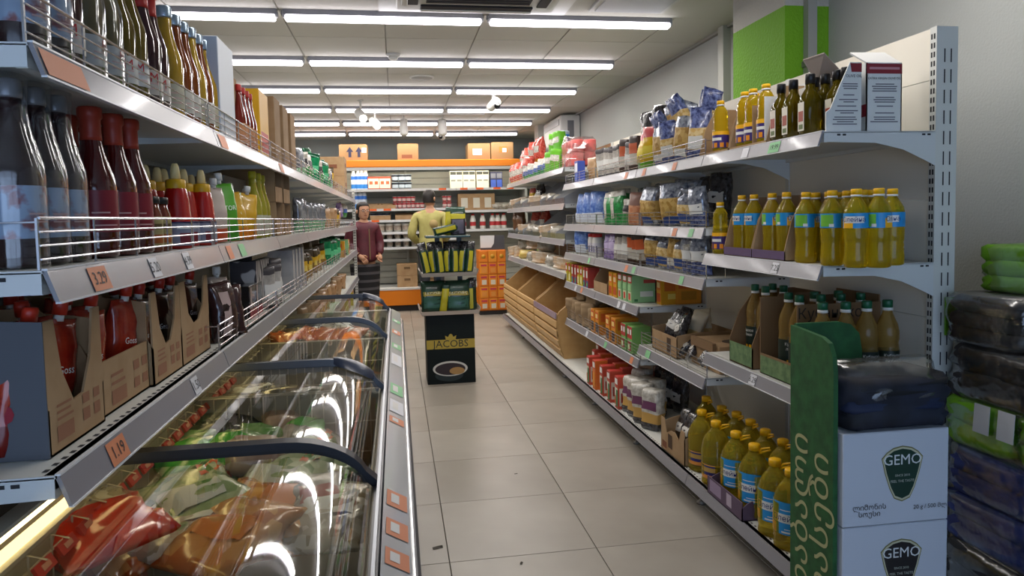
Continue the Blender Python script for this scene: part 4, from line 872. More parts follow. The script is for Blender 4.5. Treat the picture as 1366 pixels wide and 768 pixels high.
# --- shelf B
WB_ = 'on the third shelf right'
rrow('silver_bag', 'pasta_bag', 'silver foil pasta bag', 'bag', WB_, ZB2, [(936, .06, 0, .1), (924, .06, 0, -.1)])
rrow(['pasta_c', 'pasta_b'], 'pasta_bag', 'clear pasta bag with blue base', 'bag', WB_, ZB2, [(912, .06, 0, .1), (900, .06, 0, .1), (889, .06, 0, -.1)])
rrow('cookie_bag', 'biscuit_bag', 'tan biscuit bag with blue print', 'bag', WB_, ZB2, [(876, .07, 0, .1)], rz=FR)
rrow(['brown_pack', 'brown_pack'], 'coffee_pack', 'dark orange-fronted brick pack', 'pack', WB_, ZB2, [(860, .05), (853, .05), (846, .05)])
rrow('grey_pack', 'groats_pack', 'tan and white groats pack', 'pack', WB_, ZB2, [(838, .05), (832, .05), (826, .05)])
rrow('purple_bag', 'purple_bag', 'purple bag with white top', 'bag', WB_, ZB2, [(819, .05), (813, .05)])
b = G().lathe([(.034,0),(.037,.004),(.037,.12),(.033,.135),(.033,.145)], mat('dcd9d4', .4), 16); lb = G(); arc_band(lb, .0376, .03, .10, 0, 360, mat('d0ccd4', .5)); [arc_band(lb, .038, .035, .08, a, a+14, mat('4a4680', .5)) for a in (-140, -105, -70, -35)]
kind('white_jar', ('jar', b), ('label', lb), ('lid', cap(.036, .143, .025, mat('c02a2a', .4))))
rrow('white_jar', 'white_jar', 'white plastic jar with red lid', 'jar', WB_, ZB2, [(797, .055), (791, .055)])
rrow('blue_bag', 'salt_bag', 'small bright blue bag beside white jars', 'bag', WB_, ZB2, [(778, .06, 0, .3)])
# --- shelf C (bays 3-4)
WC = 'on the fourth shelf right'
rrow('tea_green', 'tea_box', 'pale green tea box with red top', 'box', WC, ZC3, [(855, .095), (848, .095), (841, .095)])
rrow('tea_yellow', 'tea_box', 'yellow and orange tea box', 'box', WC, ZC3, [(833, .09), (827, .09)])
for j, (x, k) in enumerate(((1.60, 'tea_yellow'), (1.70, 'orange_box'))): place(k, 'tea_box', ['plain yellow tea box deeper on shelf behind green boxes', 'orange tea box deepest on shelf behind green boxes'][j], 'box', (x, 4.02, ZC3+.001), FR, 'tea boxes at the shelf end')
place('carton_tall', 'kraft_carton', 'empty kraft carton torn open between tea boxes and soup boxes', 'box', (1.50, (yx(793, 1.42)+yx(819, 1.42))/2, ZC3+.001), FR, scale=(1.1, 1, .72))
rrow(['mix_blue', 'mix_blue', 'mix_red', 'mix_red'], 'soup_box', 'small red and yellow soup box', 'box', WC, ZC3, [(790, .05), (786, .05), (782, .05), (778, .05), (774, .05), (770, .05), (766, .05), (762, .05)])
# --- coffee shelf in bay 2
WK = 'on the low coffee shelf'
tray_kind('carton_k', .36, .32, .135, .11, prints=[(.62, .1, .78, .7, mat('4a3524', .8))], side_cut=.12)
place('carton_k', 'coffee_carton', 'long kraft carton full of black coffee bags, low coffee shelf', 'box', (1.58, 3.66, ZCO+.001), FR, 'kraft coffee cartons')
for j, (x, y, k) in enumerate(((1.46, 3.56, 'coffee_black'), (1.46, 3.70, 'coffee_black'), (1.55, 3.60, 'coffee_gold'), (1.64, 3.62, 'coffee_gold'), (1.56, 3.76, 'coffee_black'))):
    place(k, 'coffee_bag', f'{["black", "black", "cream", "cream", "black"][j]} coffee bag heaped in long kraft carton, {ORD[j]} from camera', 'bag', (x, y, ZCO+.07), FR, 'coffee bags in the long carton', rot=(R(-25), R((-20, 15, 10, -12, 20)[j]), FR+.3*j), scale=.72)
t = thing('coffee_carton', 'closed kraft carton with dark oval logo, end of coffee shelf', 'box', (1.60, 3.07, ZCO+.001), 0, 'kraft coffee cartons')
ob('carton', G().box((-.13, .02, 0), (.17, .34, .13), KRAFT, .003), t); ob('logo', G().prism([(.02+.075*math.cos(a*.3142), .14+.06*math.sin(a*.3142)) for a in range(20)], 'z', .1301, .1312, mat('4a3a2c', .8)), t); ob('torn_flap', G().box((-.15, .05, .1), (-.132, .3, .142), KRAFT2), t)
for i, px in enumerate((932, 916, 902)): place('coffee_black', 'coffee_bag', f'black coffee bag lying beside closed oval-logo carton, {ORD[i]} from near end', 'bag', (1.43, yx(px, 1.43), ZCO+.03), 0, 'coffee bags lying on the coffee shelf', rot=(R(-50), R(20*(-1)**i), FR), scale=.55)
# --- low shelf (bays 3-4)
WLo = 'on the fifth shelf right'
rrow('green_red_box', 'cereal_box', 'green and red cereal box', 'box', WLo, ZLO, [(851, .07), (842, .07)])
rrow('orange_box', 'cereal_box', 'orange and black cereal box', 'box', WLo, ZLO, [(832, .09), (824, .09), (809, .09), (803, .09)])
rrow('flour_paper', 'flour_sack', 'brown paper flour bag in front row', 'bag', WLo, ZLO, [(795, .06), (787, .06), (779, .06), (771, .06), (764, .06)], tail='from near end')
rrow('flour_paper', 'flour_sack', 'brown paper flour bag stacked on top', 'bag', WLo, ZLO+.17, [(792, .09), (778, .09)], tail='from near end')
# ================================================================== goods on the left-hand shelving
def lrow(kinds, name, desc, cat, where, z, items, group=None, tail='from near end', rz=FL):
    kinds = [kinds] if isinstance(kinds, str) else kinds
    for i, it in enumerate(items):
        X = XLF-it[1]; y = ypx(it[0], 300, X); lift = it[2] if len(it) > 2 else 0; tw = it[3] if len(it) > 3 else 0
        lab = f'{desc}, {ORD[i]} {tail} {where}' if len(items) > 1 else f'{desc} {where}'
        kk = kinds[i % len(kinds)]; rzz = rz+tw-(.65 if kk in BAGS else 0); sf = kk in SOFT; rn = random.Random(it[0]*31+i*7+z*100)
        place(kk, name, lab, cat, (X, y, z+.0008+lift+(.003 if sf else 0)), rzz, group or f'{desc} {where}', rot=(R(rn.uniform(-5, 4)), R(rn.uniform(-7, 7)), rzz+rn.uniform(-.25, .25)) if sf else None, scale=rn.uniform(.9, 1.05) if sf else None)
FILM = mat('eef0f2', .12, kind='film', alpha=.05, bump=.25, scale=14.)
def wrapped(label, kindkey, px, z, n, u0, rows, pitch=.083):
    Y = ypx(px, 300, XLF-u0); t = thing('wrapped_bottles', label, 'bottles', (XLF-u0, Y, z+.001), 0, 'shrink-wrapped bottle packs')
    g = G(); r = .043
    for i in range(n):
        for j in range(rows):
            c = (-j*pitch, i*pitch, 0)
            b = ob('bottle', KIND[kindkey][0][1], t, c, (0, 0, FL))
            for pn, me, pi, lb in KIND[kindkey][1:]: ob(pn, me, b)
            if j == 0 or i == 0: g.lathe([(r, .0), (r+.001, .14), (r*.97, .16), (r*.66, .21), (r*.56, .24), (r*.62, .292), (r*.3, .297)], FILM, 14, c, capb=False)
    ob('shrink_film', g, t)
ZLT, ZLM, ZLB = 1.61, 1.288, .988
LT_ = 'on the left top shelf'; LM_ = 'on the left middle shelf'; LB_ = 'on the left bottom shelf'
wrapped('shrink-wrapped dark juice bottles at near end of left top shelf', 'juice_dark', 42, ZLT, 2, .06, 2)
lrow('wine_red', 'wine_bottle', 'dark bottle between the wrapped packs', 'bottle', LT_, ZLT, [(92, .055)])
wrapped('shrink-wrapped green bottles farther along the left top shelf', 'green_bottle', 122, ZLT, 2, .06, 1, .085)
lrow('green_bottle', 'syrup_bottle', 'green syrup bottle with red wrap', 'bottle', LT_, ZLT, [(167, .06), (182, .05)])
lrow('wine_red', 'syrup_bottle', 'dark red syrup bottle with red cap', 'bottle', LT_, ZLT, [(201, .055), (212, .06)])
lrow(['syrup_gold', 'syrup', 'syrup', 'syrup_gold', 'syrup'], 'syrup_bottle', 'amber syrup bottle with silver cap', 'bottle', LT_, ZLT, [(233, .06), (245, .06), (255, .06), (265, .055), (274, .055), (282, .055), (288, .055)])
lrow(['wine_red', 'syrup'], 'syrup_bottle', 'rear-row syrup bottle', 'bottle', LT_, ZLT, [(205, .15), (225, .15), (242, .15), (255, .15), (266, .15)])
place('carton_tall', 'white_carton', 'tall white carton on left top shelf beyond syrup bottles', 'box', (-.63, ypx(300, 300, -.6)+.09, ZLT+.001), FL) if 0 else None
box_kind('white_tall', .20, .22, .30, mat('c6cbd2', .6), None); place('white_tall', 'white_carton', 'tall pale grey carton on left top shelf beyond syrup bottles', 'box', (-.62, ypx(297, 300, -.52)+.10, ZLT+.001), FL)
lrow('hot_sauce', 'sauce_bottle', 'slim red-capped sauce bottle', 'bottle', LT_, ZLT, [(326, .05), (331, .05), (336, .05), (340, .05)])
box_kind('kraft_upright', .16, .30, .30, KRAFT, None, [(.1, .1, .4, .3, KPR)]); box_kind('yellow_upright', .20, .25, .28, mat('e0a818', .5), [(.1, .1, .9, .4, mat('c43a1c', .5))], [(.1, .05, .9, .35, mat('c44a1c', .5)), (.35, .3, .7, .5, mat('d8781c', .5))])
YB_ = ypx(341, 300, -.52)
for i, (k, nm, lb) in enumerate((('kraft_upright', 'kraft_carton', 'open kraft carton before the yellow carton on left top shelf'), ('yellow_upright', 'yellow_carton', 'tall yellow and red carton on left top shelf'), ('kraft_upright', 'kraft_carton', 'tall kraft carton right behind the yellow carton'), ('kraft_upright', 'kraft_carton', 'second tall kraft carton behind the yellow carton'), ('kraft_upright', 'kraft_carton', 'third tall kraft carton behind the yellow carton'))):
    place(k, nm, lb, 'box', ((-.75, -.655, -.67, -.67, -.67)[i], YB_+.09+i*.25+(.03 if i > 1 else 0), ZLT+.001), FL, 'tall cartons on the left top shelf')
lrow(['spice_silver', 'spice_green', 'spice_green', 'foil_green', 'spice_silver', 'spice_green', 'foil_green', 'spice_green'], 'spice_bag', 'white and green spice bag', 'bag', LT_, ZLT, [(404+i*4.6, .06, .01 if i % 2 else 0, .3*(-1)**i) for i in range(9)])
lrow(['foil_green', 'spice_silver', 'spice_yellow'], 'spice_bag', 'spice bag piled on a carton', 'bag', LT_, ZLT, [(412+i*6, .15, .10, .3*(-1)**i) for i in range(6)])
box_kind('small_kraft', .22, .24, .20, KRAFT, [(.3, .5, .7, .7, KPR)], [(.3, .4, .7, .6, KPR)])
for i in range(2): place('small_kraft', 'kraft_carton', f'small kraft carton at far end of left top shelf, {["lower", "upper"][i]} one', 'box', (-.63, 7.75, ZLT+.001+i*.201), FL, 'small cartons at the far end', scale=(1.6, 1, 1))
# middle shelf
wrapped('shrink-wrapped juice bottles at near end of left middle shelf', 'juice_dark', 22, ZLM, 3, .075, 2, .075)
lrow('sauce_red', 'sauce_bottle', 'dark red sauce bottle with orange neck', 'bottle', LM_, ZLM, [(128, .075), (157, .07), (178, .065)])
lrow('sauce_red', 'sauce_bottle', 'rear-row red sauce bottle', 'bottle', LM_, ZLM, [(98, .16), (126, .16), (148, .16), (165, .16)])
lrow('small_jar', 'sauce_jar', 'small beige-label sauce jar', 'jar', LM_, ZLM, [(201, .05, 0), (213, .05, 0)])
lrow('ketchup_squeeze', 'ketchup_bottle', 'red squeeze ketchup with yellow nozzle', 'bottle', LM_, ZLM, [(237, .05), (248, .085), (271, .05)])
lrow('ketchup_squeeze', 'ketchup_bottle', 'rear-row squeeze ketchup', 'bottle', LM_, ZLM, [(197, .13), (213, .13), (222, .13), (236, .15), (258, .13)])
lrow('pouch_white', 'sauce_pouch', 'white-capped sauce pouch behind ketchup', 'pouch', LM_, ZLM, [(276, .11), (282, .09), (288, .06)])
lrow('pouch_green', 'sauce_pouch', 'green ASTOR pouch with white cap', 'pouch', LM_, ZLM, [(299, .05, 0, -.1), (307, .07)])
lrow('pouch_yellow', 'sauce_pouch', 'yellow and white sauce pouch', 'pouch', LM_, ZLM, [(317, .05), (323, .05), (329, .05)])
box_kind('grey_panel', .42, .012, .25, mat('8d8984', .6)); place('grey_panel', 'carton_wall', 'plain grey carton board behind the sauce pouches', 'cardboard', (-.66, ypx(312, 300, -.66)+.05, ZLM+.001), FL)
lrow('lemon_bottle', 'juice_bottle', 'yellow-green lemon juice bottle', 'bottle', LM_, ZLM, [(339, .05), (346, .05), (351, .06)])
tray_kind('can_box', .20, .26, .15, .07, side_cut=.15); kind('tin_can', ('can', G().lathe([(.034, 0), (.036, .003), (.036, .102), (.034, .105)], mat('2c2a20', .35, kind='noise', col2='8a1f18', scale=12.), 14)), ('lid', G().lathe([(.034, .104), (.033, .107)], mat('9a9a9a', .3, .8), 14)))
yc = ypx(362, 300, -.55)
for i in range(2):
    for j in range(2):
        place('can_box', 'can_carton', f'kraft carton with cut window holding tins, {["lower", "upper"][j]} {["near", "far"][i]} one', 'box', (-.66, yc+.12+i*.24, ZLM+.001+j*.152), FL, 'kraft tin cartons')
        for q in range(2): place('tin_can', 'tin_can', f'dark tin in {["lower", "upper"][j]} {["near", "far"][i]} kraft carton, {["left", "right"][q]} one', 'can', (-.60, yc+.08+i*.24+q*.085, ZLM+.006+j*.152), 0, 'tins in kraft cartons')
lrow(['spice_silver'], 'foil_bag', 'silver and green foil bag', 'bag', LM_, ZLM, [(400+i*3.6, .06, 0, .15*(-1)**i) for i in range(9)])
lrow(['snack_brown', 'spice_yellow', 'snack_brown'], 'snack_bag', 'brown snack bag toward the far end', 'bag', LM_, ZLM, [(434+i*3, .06, 0, 0) for i in range(6)])
lrow(['purple_bag', 'white_green'], 'snack_bag', 'purple and white bag near far end', 'bag', LM_, ZLM, [(454, .1, .1), (458, .1, .1)])
# bottom shelf: torn kraft cartons of pouches
cx = [(64, 139), (141, 207), (209, 246), (248, 284)]
RPR = mat('93654a', .8)
for i, (a, b_) in enumerate(cx):
    Ya, Yb = ypx(a, 560, -.545), ypx(b_, 520, -.545); W_ = Yb-Ya-.004; h = (.215, .205, .21, .215)[i]
    if i == 1: tray_kind(f'carton_lb{i}', W_, .24, h, .105, prints=[(.22, .06, .5, .2, RPR), (.22, .25, .48, .28, RPR), (.22, .33, .45, .36, RPR), (.66, .1, .78, .2, RPR), (.84, .1, .96, .2, RPR), (.66, .28, .78, .38, RPR), (.84, .28, .96, .38, RPR)], side_cut=.19)
    else: tray_kind(f'carton_lb{i}', W_, .26, h, (.075, .1, .085, .10)[i], cut='notch', prints=[(.12, .08, .40, .20, RPR), (.57, .12, .70, .22, RPR), (.78, .12, .90, .22, RPR), (.57, .26, .70, .34, RPR), (.78, .26, .90, .34, RPR), (.13, .24, .40, .26, RPR), (.13, .29, .36, .31, RPR), (.13, .34, .38, .36, RPR)])
    t = place(f'carton_lb{i}', 'pouch_carton', f'torn kraft carton of sauce pouches on left bottom shelf, {ORD[i]} from near end', 'box', (-.545-.13, (Ya+Yb)/2, ZLB+.001), FL, 'torn kraft pouch cartons')
    if i == 0:
        g = G(); y = .0
        g.prism([(-.13, 0), (.13, 0), (.13, .215), (.03, .225), (-.13, .215)], 'x', -W_/2-.003, -W_/2-.0005, mat('55575d', .8))
        sp = ob('grey_end_panel', g, t, label='grey carton end with red flower print')
        x = -W_/2-.0042; g = G()
        for k in range(5):
            a = R(90+72*k+20); c = (-.035+.03*math.cos(a), .075+.03*math.sin(a))
            pts = [(x, c[0]+.019*math.cos(q*.6283), c[1]+.017*math.sin(q*.6283)) for q in range(10)]
            g.add(pts, [tuple(range(9, -1, -1))], mat('8e1f2e', .7))
        g.add([(x-.0004, -.035+.016*math.cos(q*.6283), .075+.015*math.sin(q*.6283)) for q in range(10)], [tuple(range(9, -1, -1))], mat('a89a96', .7))
        ob('flower_print', g, sp)
    kk = ('pouch_ketchup', 'pouch_ketchup', 'pouch_dark', 'pouch_dark')[i]; n = (4, 3, 3, 3)[i]
    for j in range(n):
        f = (j+.5)/n
        place(kk, 'sauce_pouch', f'{("red", "red", "dark", "dark")[i]} capped sauce pouch in {ORD[i]} torn carton, {ORD[j]} from near end', 'pouch', (-.545-.075-.03*(j % 2), Ya+.01+W_*f, ZLB+.008), 0, 'sauce pouches in torn cartons', rot=(R(8), R(((-1)**j)*6), FL-.55+.3*(-1)**j), scale=.98)
        if i < 2: place(kk, 'sauce_pouch', f'rear-row red sauce pouch in {ORD[i]} torn carton, {ORD[j]} from near end', 'pouch', (-.545-.18, Ya+.02+W_*f, ZLB+.008), 0, 'sauce pouches in torn cartons', rot=(R(-4), R(((-1)**j)*9), FL), scale=1.0)
lrow('pouch_white', 'sauce_pouch', 'green and red pouch after the torn cartons', 'pouch', LB_, ZLB, [(287, .06)])
BX = mat('1b1a1c', .25, coat=.4)
box_kind('black_box', .13, .20, .125, BX, [(.0, .0, 1, .28, mat('8c1f2c', .45)), (.1, .33, .3, .95, mat('b09a94', .35))])
lrow('black_box', 'chocolate_box', 'glossy black box with red base', 'box', LB_, ZLB, [(296, .15), (306, .15)])
bag_kind('choc_bag', .10, .06, .17, [(1, mat('2a1a1a', .2, coat=.6, kind='noise', col2='4a2c2c', scale=14.))], 31, 'pillow', (.1, .85, -112, -88, mat('b8a09a', .3)), rough=.2)
lrow('choc_bag', 'chocolate_bag', 'shiny dark brown chocolate bag', 'bag', LB_, ZLB, [(294, .03, .0, .2), (303, .03, .0, -.3)])
box_kind('swirl_box', .30, .10, .20, mat('cfc9c4', .5, kind='waves', col2='4a4446', scale=9.), None); place('swirl_box', 'tea_gift_box', 'box with black and white swirl pattern on left bottom shelf', 'box', (-.60, ypx(322, 300, -.6)+.14, ZLB+.012), FL)
box_kind('black_tray_top', .34, .2, .05, BX, None); place('black_tray_top', 'black_tray', 'black tray lying on the swirl-patterned box', 'tray', (-.66, ypx(322, 300, -.6)+.14, ZLB+.214), FL)
lrow(['grey_pack'], 'tea_pack', 'pink and white upright tea pack', 'pack', LB_, ZLB, [(351, .05), (355, .05), (359, .05)])
box_kind('white_flat', .05, .16, .22, mat('b9b7b4', .4, kind='noise', col2='8f8d90', scale=10.), [(.1, .1, .9, .9, mat('c4c2c0', .4))])
lrow('white_flat', 'wafer_pack', 'tall silvery white wafer pack', 'pack', LB_, ZLB, [(368, .10), (373, .10), (378, .10), (383, .10)])
lrow('spice_yellow', 'spice_bag', 'yellow and black spice bag', 'bag', LB_, ZLB, [(389+i*3.4, .06+.02*(i % 2), .01*(i % 3), .3*(-1)**i) for i in range(12)])
lrow('spice_yellow', 'spice_bag', 'rear-row yellow spice bag', 'bag', LB_, ZLB, [(390+i*5, .15, .04, .3*(-1)**i) for i in range(7)])
lrow('foil_green', 'coffee_bag', 'emerald foil bag', 'bag', LB_, ZLB, [(432, .08, .03), (436, .06, 0, .2), (440, .08, .03), (443, .05), (446, .06)])
lrow(['tea_yellow', 'mix_blue', 'tea_green'], 'small_box', 'small mixed box at far end', 'box', LB_, ZLB, [(449, .08), (452, .08), (454, .08), (456, .08)])
lrow('snack_brown', 'snack_bag', 'tan snack bag on low far shelf', 'bag', 'left run', .66, [(400+i*4, .07, 0, .3*(-1)**i) for i in range(14)])
lrow(['snack_brown', 'mix_red', 'snack_brown'], 'snack_bag', 'brown snack pack on lowest far shelf', 'bag', 'left run', .36, [(452+i*2.5, .07, 0, .2) for i in range(6)])
# ================================================================== frozen goods in the chest freezer
def at(px, py, Z):
    d = AR*((px-CXP)/FPX) + AU*(-(py-CYP)/FPX) + AF; k = (Z-CAM[2])/d.z
    return (d.x*k, d.y*k, Z)
CLR = mat('cfcabd', .2, kind='chunks', col2='9a8f78', scale=38., coat=.7, bump=.5); CLRG = mat('4f7a34', .2, kind='chunks', col2='a9b48c', scale=30., coat=.7, bump=.5); GRN2 = mat('1f8a26', .25, kind='noise', col2='56b43c', scale=18., coat=.6)
bag_kind('fz_red', .24, .09, .30, [(.28, mat('b5211a', .2, coat=.7)), (.7, CLR), (1, mat('c22a1e', .2, coat=.7))], 41, 'pillow', rough=.2)
bag_kind('fz_redall', .26, .09, .26, [(.55, mat('b5180f', .2, coat=.7, kind='noise', col2='d03a24', scale=20., bump=.5)), (1, CLR)], 51, 'pillow', rough=.25)
bag_kind('fz_clear', .24, .09, .30, [(1, CLR)], 42, 'pillow', (.3, .62, -125, -60, mat('c9ccc4', .35)), rough=.22)
bag_kind('fz_orange', .22, .08, .28, [(1, mat('a85a22', .22, kind='chunks', col2='d09a5a', scale=22., coat=.7))], 43, 'pillow', (.3, .6, -120, -60, mat('c4722c', .3)), rough=.22)
bag_kind('fz_green', .20, .10, .26, [(.6, GRN2), (1, mat('9ab48a', .2, kind='noise', col2='4f8a3c', scale=12., coat=.7))], 44, 'tied', rough=.25)
bag_kind('fz_mix', .24, .09, .30, [(1, CLRG)], 45, 'pillow', [(.25, .5, -130, -70, mat('b9bdb4', .35)), (.62, .8, -80, -40, mat('c4581c', .35))], rough=.22)
bag_kind('fz_mushroom', .17, .10, .17, [(1, mat('b39c88', .3, kind='noise', col2='8f7462', scale=16., coat=.6))], 46, 'tied', rough=.25)
bag_kind('fz_dark', .26, .10, .34, [(1, mat('2c2d2a', .2, kind='noise', col2='4a4f44', scale=12., coat=.7))], 47, 'pillow', rough=.25)
bag_kind('fz_crab', .10, .05, .20, [(1, mat('b5401c', .25, kind='noise', col2='d8803a', scale=25., coat=.6))], 48, 'pillow', rough=.25)
bag_kind('fz_yellow', .12, .06, .14, [(1, mat('c99a1a', .3, kind='chunks', col2='dcb848', scale=30.))], 49, 'pillow', rough=.2)
bag_kind('fz_white', .16, .08, .26, [(1, mat('b4b2ac', .22, kind='noise', col2='7d7a72', scale=14., coat=.6))], 50, 'pillow', (.2, .5, -120, -60, mat('8a3a30', .4)), rough=.22)
def frozen(k, label, px, py, Z, rz, tilt=80, sc=1., cat='bag'):
    p = at(px, py, Z); y = p[1]; rnd = random.Random(px*7+py)
    x = max(-.53, min(-.19, p[0])); y = max(.85, min(4.2, y))
    place(k, 'frozen_bag', label, cat, (x, y, Z), 0, 'frozen goods in the chest freezer', rot=(R(-tilt), R(rnd.uniform(-10, 10)), rz), scale=sc)
FZ = [('fz_redall', 'red bag of frozen dumplings at near back corner of freezer', 140, 735, .73, .9), ('fz_orange', 'small red bag half hidden at near edge of freezer', 130, 762, .64, 1.2), ('fz_clear', 'clear bag of frozen dumplings before the printed bag', 235, 745, .65, .1),
      ('fz_mix', 'clear frozen vegetable bag with white printed label', 290, 700, .68, .6), ('fz_orange', 'orange frozen bag under the front lid bar', 250, 765, .67, -.5), ('fz_redall', 'small red and yellow tied frozen bag at back wall', 210, 668, .68, -.2),
      ('fz_green', 'bright green frozen spinach bag left of lid bar', 240, 640, .70, .3), ('fz_green', 'bright green frozen bean bag right of spinach', 280, 630, .70, -.4), ('fz_mushroom', 'tied bag of frozen mushrooms beside green beans', 340, 625, .72, .2), ('fz_mushroom', 'pale mushroom bag at back by spinach', 225, 632, .68, .8),
      ('fz_mix', 'frozen vegetable mix with barcode label in freezer middle', 345, 680, .67, -.3), ('fz_green', 'green frozen dill bag behind barcode bag', 370, 640, .67, .9), ('fz_orange', 'brown frozen cutlet tray under curved glass', 345, 745, .64, .3), ('fz_clear', 'clear frozen pack beneath curved glass near front', 415, 735, .64, -.2),
      ('fz_white', 'pale frozen dumpling pack with pink print near rim', 440, 700, .66, .2), ('fz_orange', 'orange frozen pack against front rim', 470, 690, .66, 1.3), ('fz_mix', 'green frozen pack against front rim behind mushrooms', 440, 640, .66, .5),
      ('fz_dark', 'dark glossy frozen bag behind the first lid bar', 290, 580, .70, .2), ('fz_dark', 'dark frozen bag in shade by the wire divider', 250, 570, .67, -.5), ('fz_green', 'small green frozen bag beside dark bags', 415, 585, .68, .4), ('fz_mushroom', 'frozen mushroom bag behind lid bar centre', 380, 575, .69, .1), ('fz_white', 'grey frozen fish pack under curved glass second lid', 440, 560, .66, .1), ('fz_white', 'frozen fish pack upright at rim second lid', 470, 600, .66, 1.2), ('fz_orange', 'orange frozen pack upright at rim second lid', 480, 560, .66, 1.4), ('fz_clear', 'clear frozen bag beyond the dark bags', 350, 550, .66, .4)]
for k, lb, px, py, Z, rz in FZ: frozen(k, lb, px, py, Z, rz, sc=.62 if 'small' in lb else .9)
for i in range(16):
    frozen('fz_crab', f'orange red frozen crab stick pack, {ORD[i]} from back wall', 345+i*8, 472-(i % 3)*5, .72+.015*(i % 3), .6*math.sin(i*2.1), 70, .9)
for i in range(4): frozen('fz_yellow', f'yellow frozen corn bag by crab sticks, {ORD[i]} from left', 340+i*14, 478, .70, .5*i, 70)
for i, (k, px, py) in enumerate((('fz_dark', 370, 458), ('fz_dark', 420, 455), ('fz_white', 455, 465), ('fz_orange', 462, 470), ('fz_white', 490, 465), ('fz_dark', 500, 470))): frozen(k, f'frozen pack beyond crab sticks, {ORD[i]} from left', px, py, .69, .4*i)
for i, (k, px, py) in enumerate((('fz_dark', 400, 420), ('fz_dark', 440, 418), ('fz_white', 470, 420), ('fz_dark', 480, 412), ('fz_clear', 500, 415), ('fz_white', 505, 425))): frozen(k, f'frozen pack under the farthest lid, {ORD[i]} from left', px, py, .69, .5*i)
# ================================================================== coffee stand in the aisle
JG = mat('0a120e', .5, spec=.25); GOLD = mat('b59a3a', .4, .3); WOODL = mat('a89a8c', .5); GLS = mat('1f3a30', .25)
t = thing('coffee_stand', 'dark green JACOBS coffee display stand with wooden trays in aisle', 'display stand', (.41, 5.76, 0))
ob('base_box', G().box((-.197, 0, 0), (.197, .34, .565), JG, .003), t)
g = G(); e = -.001
g.quad((-.197, e, .29), (.197, e, .29), (.197, e, .365), (-.197, e, .365), GOLD); g.text('JACOBS', .083, mat('10201a', .5), (0, e*2, .328), (1,0,0), (0,0,1))
g.add([(-.04, e, .365), (.04, e, .365), (.046, e, .398), (.022, e, .385), (.012, e, .405), (0, e, .412), (-.012, e, .405), (-.022, e, .385), (-.046, e, .398)], [tuple(range(9))], GOLD)
def ell(cx, cz, rx, rz, m, k, a0=0, a1=360, n=28): g.add([(cx+rx*math.cos(R(a0+(a1-a0)*i/n)), e*k, cz+rz*math.sin(R(a0+(a1-a0)*i/n))) for i in range(n)], [tuple(range(n))], m)
ell(-.01, .125, .142, .062, mat('cfcdc4', .4), 1.2); ell(-.01, .122, .124, .050, mat('2a160e', .3), 1.6); ell(.045, .105, .062, .030, mat('b08850', .4), 2.0); ell(-.02, .07, .115, .05, mat('182420', .4), .7)
ob('front_print', g, t)
def jtray(z, w, d, m, lip):
    gg = G().box((-w/2, -.05, z), (w/2, d, z+.018), m, .003)
    if lip: gg.prism([(-w/2, z), (-w/2-.02, z+.05), (-w/2-.012, z+.055), (-w/2+.01, z+.01)], 'y', -.05, d, m); gg.prism([(w/2, z), (w/2+.02, z+.05), (w/2+.012, z+.055), (w/2-.01, z+.01)], 'y', -.05, d, m); gg.box((-w/2, -.055, z), (w/2, -.047, z+.03), m)
    return gg
ob('tray', jtray(.575, .46, .36, WOODL, True), t); ob('tray', jtray(.885, .44, .30, mat('8d857a', .5), True), t); ob('top_shelf', jtray(1.195, .36, .22, GLS, False), t)
for x in (-.08, .10): ob('post', G().box((x-.02, .12, .59), (x+.02, .15, 1.20), mat('28302c', .4)), t)
JBAG = mat('0e2a1e', .28, coat=.4, kind='noise', col2='18402f', scale=10.); JBAG2 = mat('2f5a4a', .3, coat=.3); JYE = mat('b8ad28', .35)
bag_kind('jac_big', .20, .09, .25, [(.9, JBAG), (1, JBAG)], 61, 'stand', [(.12, .48, -135, -45, JBAG2), (.52, .66, -140, -40, mat('9a8a3a', .4))], text=('JACOBS', .042, mat('d8d4b0', .4), .585, .86)); bag_kind('jac_slim', .07, .06, .26, [(.75, JBAG), (1, BKF)], 62, 'stand', (.05, .7, -110, -80, JYE)); bag_kind('jac_yel', .06, .05, .23, [(.8, JYE), (1, JBAG)], 63, 'stand')
bag_kind('jac_top', .13, .09, .23, [(.62, mat('2c2a30', .3)), (.74, JYE), (1, JBAG)], 64, 'stand', (.05, .55, -125, -60, mat('5a5664', .4)))
def jb(k, lb, x, y, z, rz=0, rot=None): place(k, 'coffee_bag', lb, 'bag', (.41+x, 5.76+y, z), rz, 'coffee bags on the stand', rot)
jb('jac_big', 'dark green JACOBS coffee bag at left of lower tray', -.13, .06, .594, .1); jb('jac_yel', 'yellow slim coffee bag, left one on lower tray', -.055, .02, .594, 0, (R(4), R(8), 0)); jb('jac_yel', 'yellow slim coffee bag, right one on lower tray', -.005, .05, .594); jb('jac_big', 'large green JACOBS coffee bag at centre of lower tray', .07, .03, .594); jb('jac_slim', 'slim green coffee bag at right of lower tray', .18, .05, .594); jb('jac_slim', 'slim dark coffee bag at rear right of lower tray', .20, .13, .594)
for i in range(7): jb('jac_slim', f'slim green and yellow coffee bag on middle tray, {ORD[i]} from left', -.17+i*.055, .03+.03*(i % 2), .904, 0, (R(-4), R(-10+i*3.2), .3*(-1)**i))
jb('jac_top', 'grey and yellow coffee bag standing on top of the stand', .09, .08, 1.214); jb('jac_yel', 'slim yellow coffee bag beside the top bag', .005, .08, 1.214, 0, (0, R(5), 0)); jb('jac_slim', 'dark coffee bag lying on top of the stand', -.11, .03, 1.24, 0, (R(4), R(78), .2))
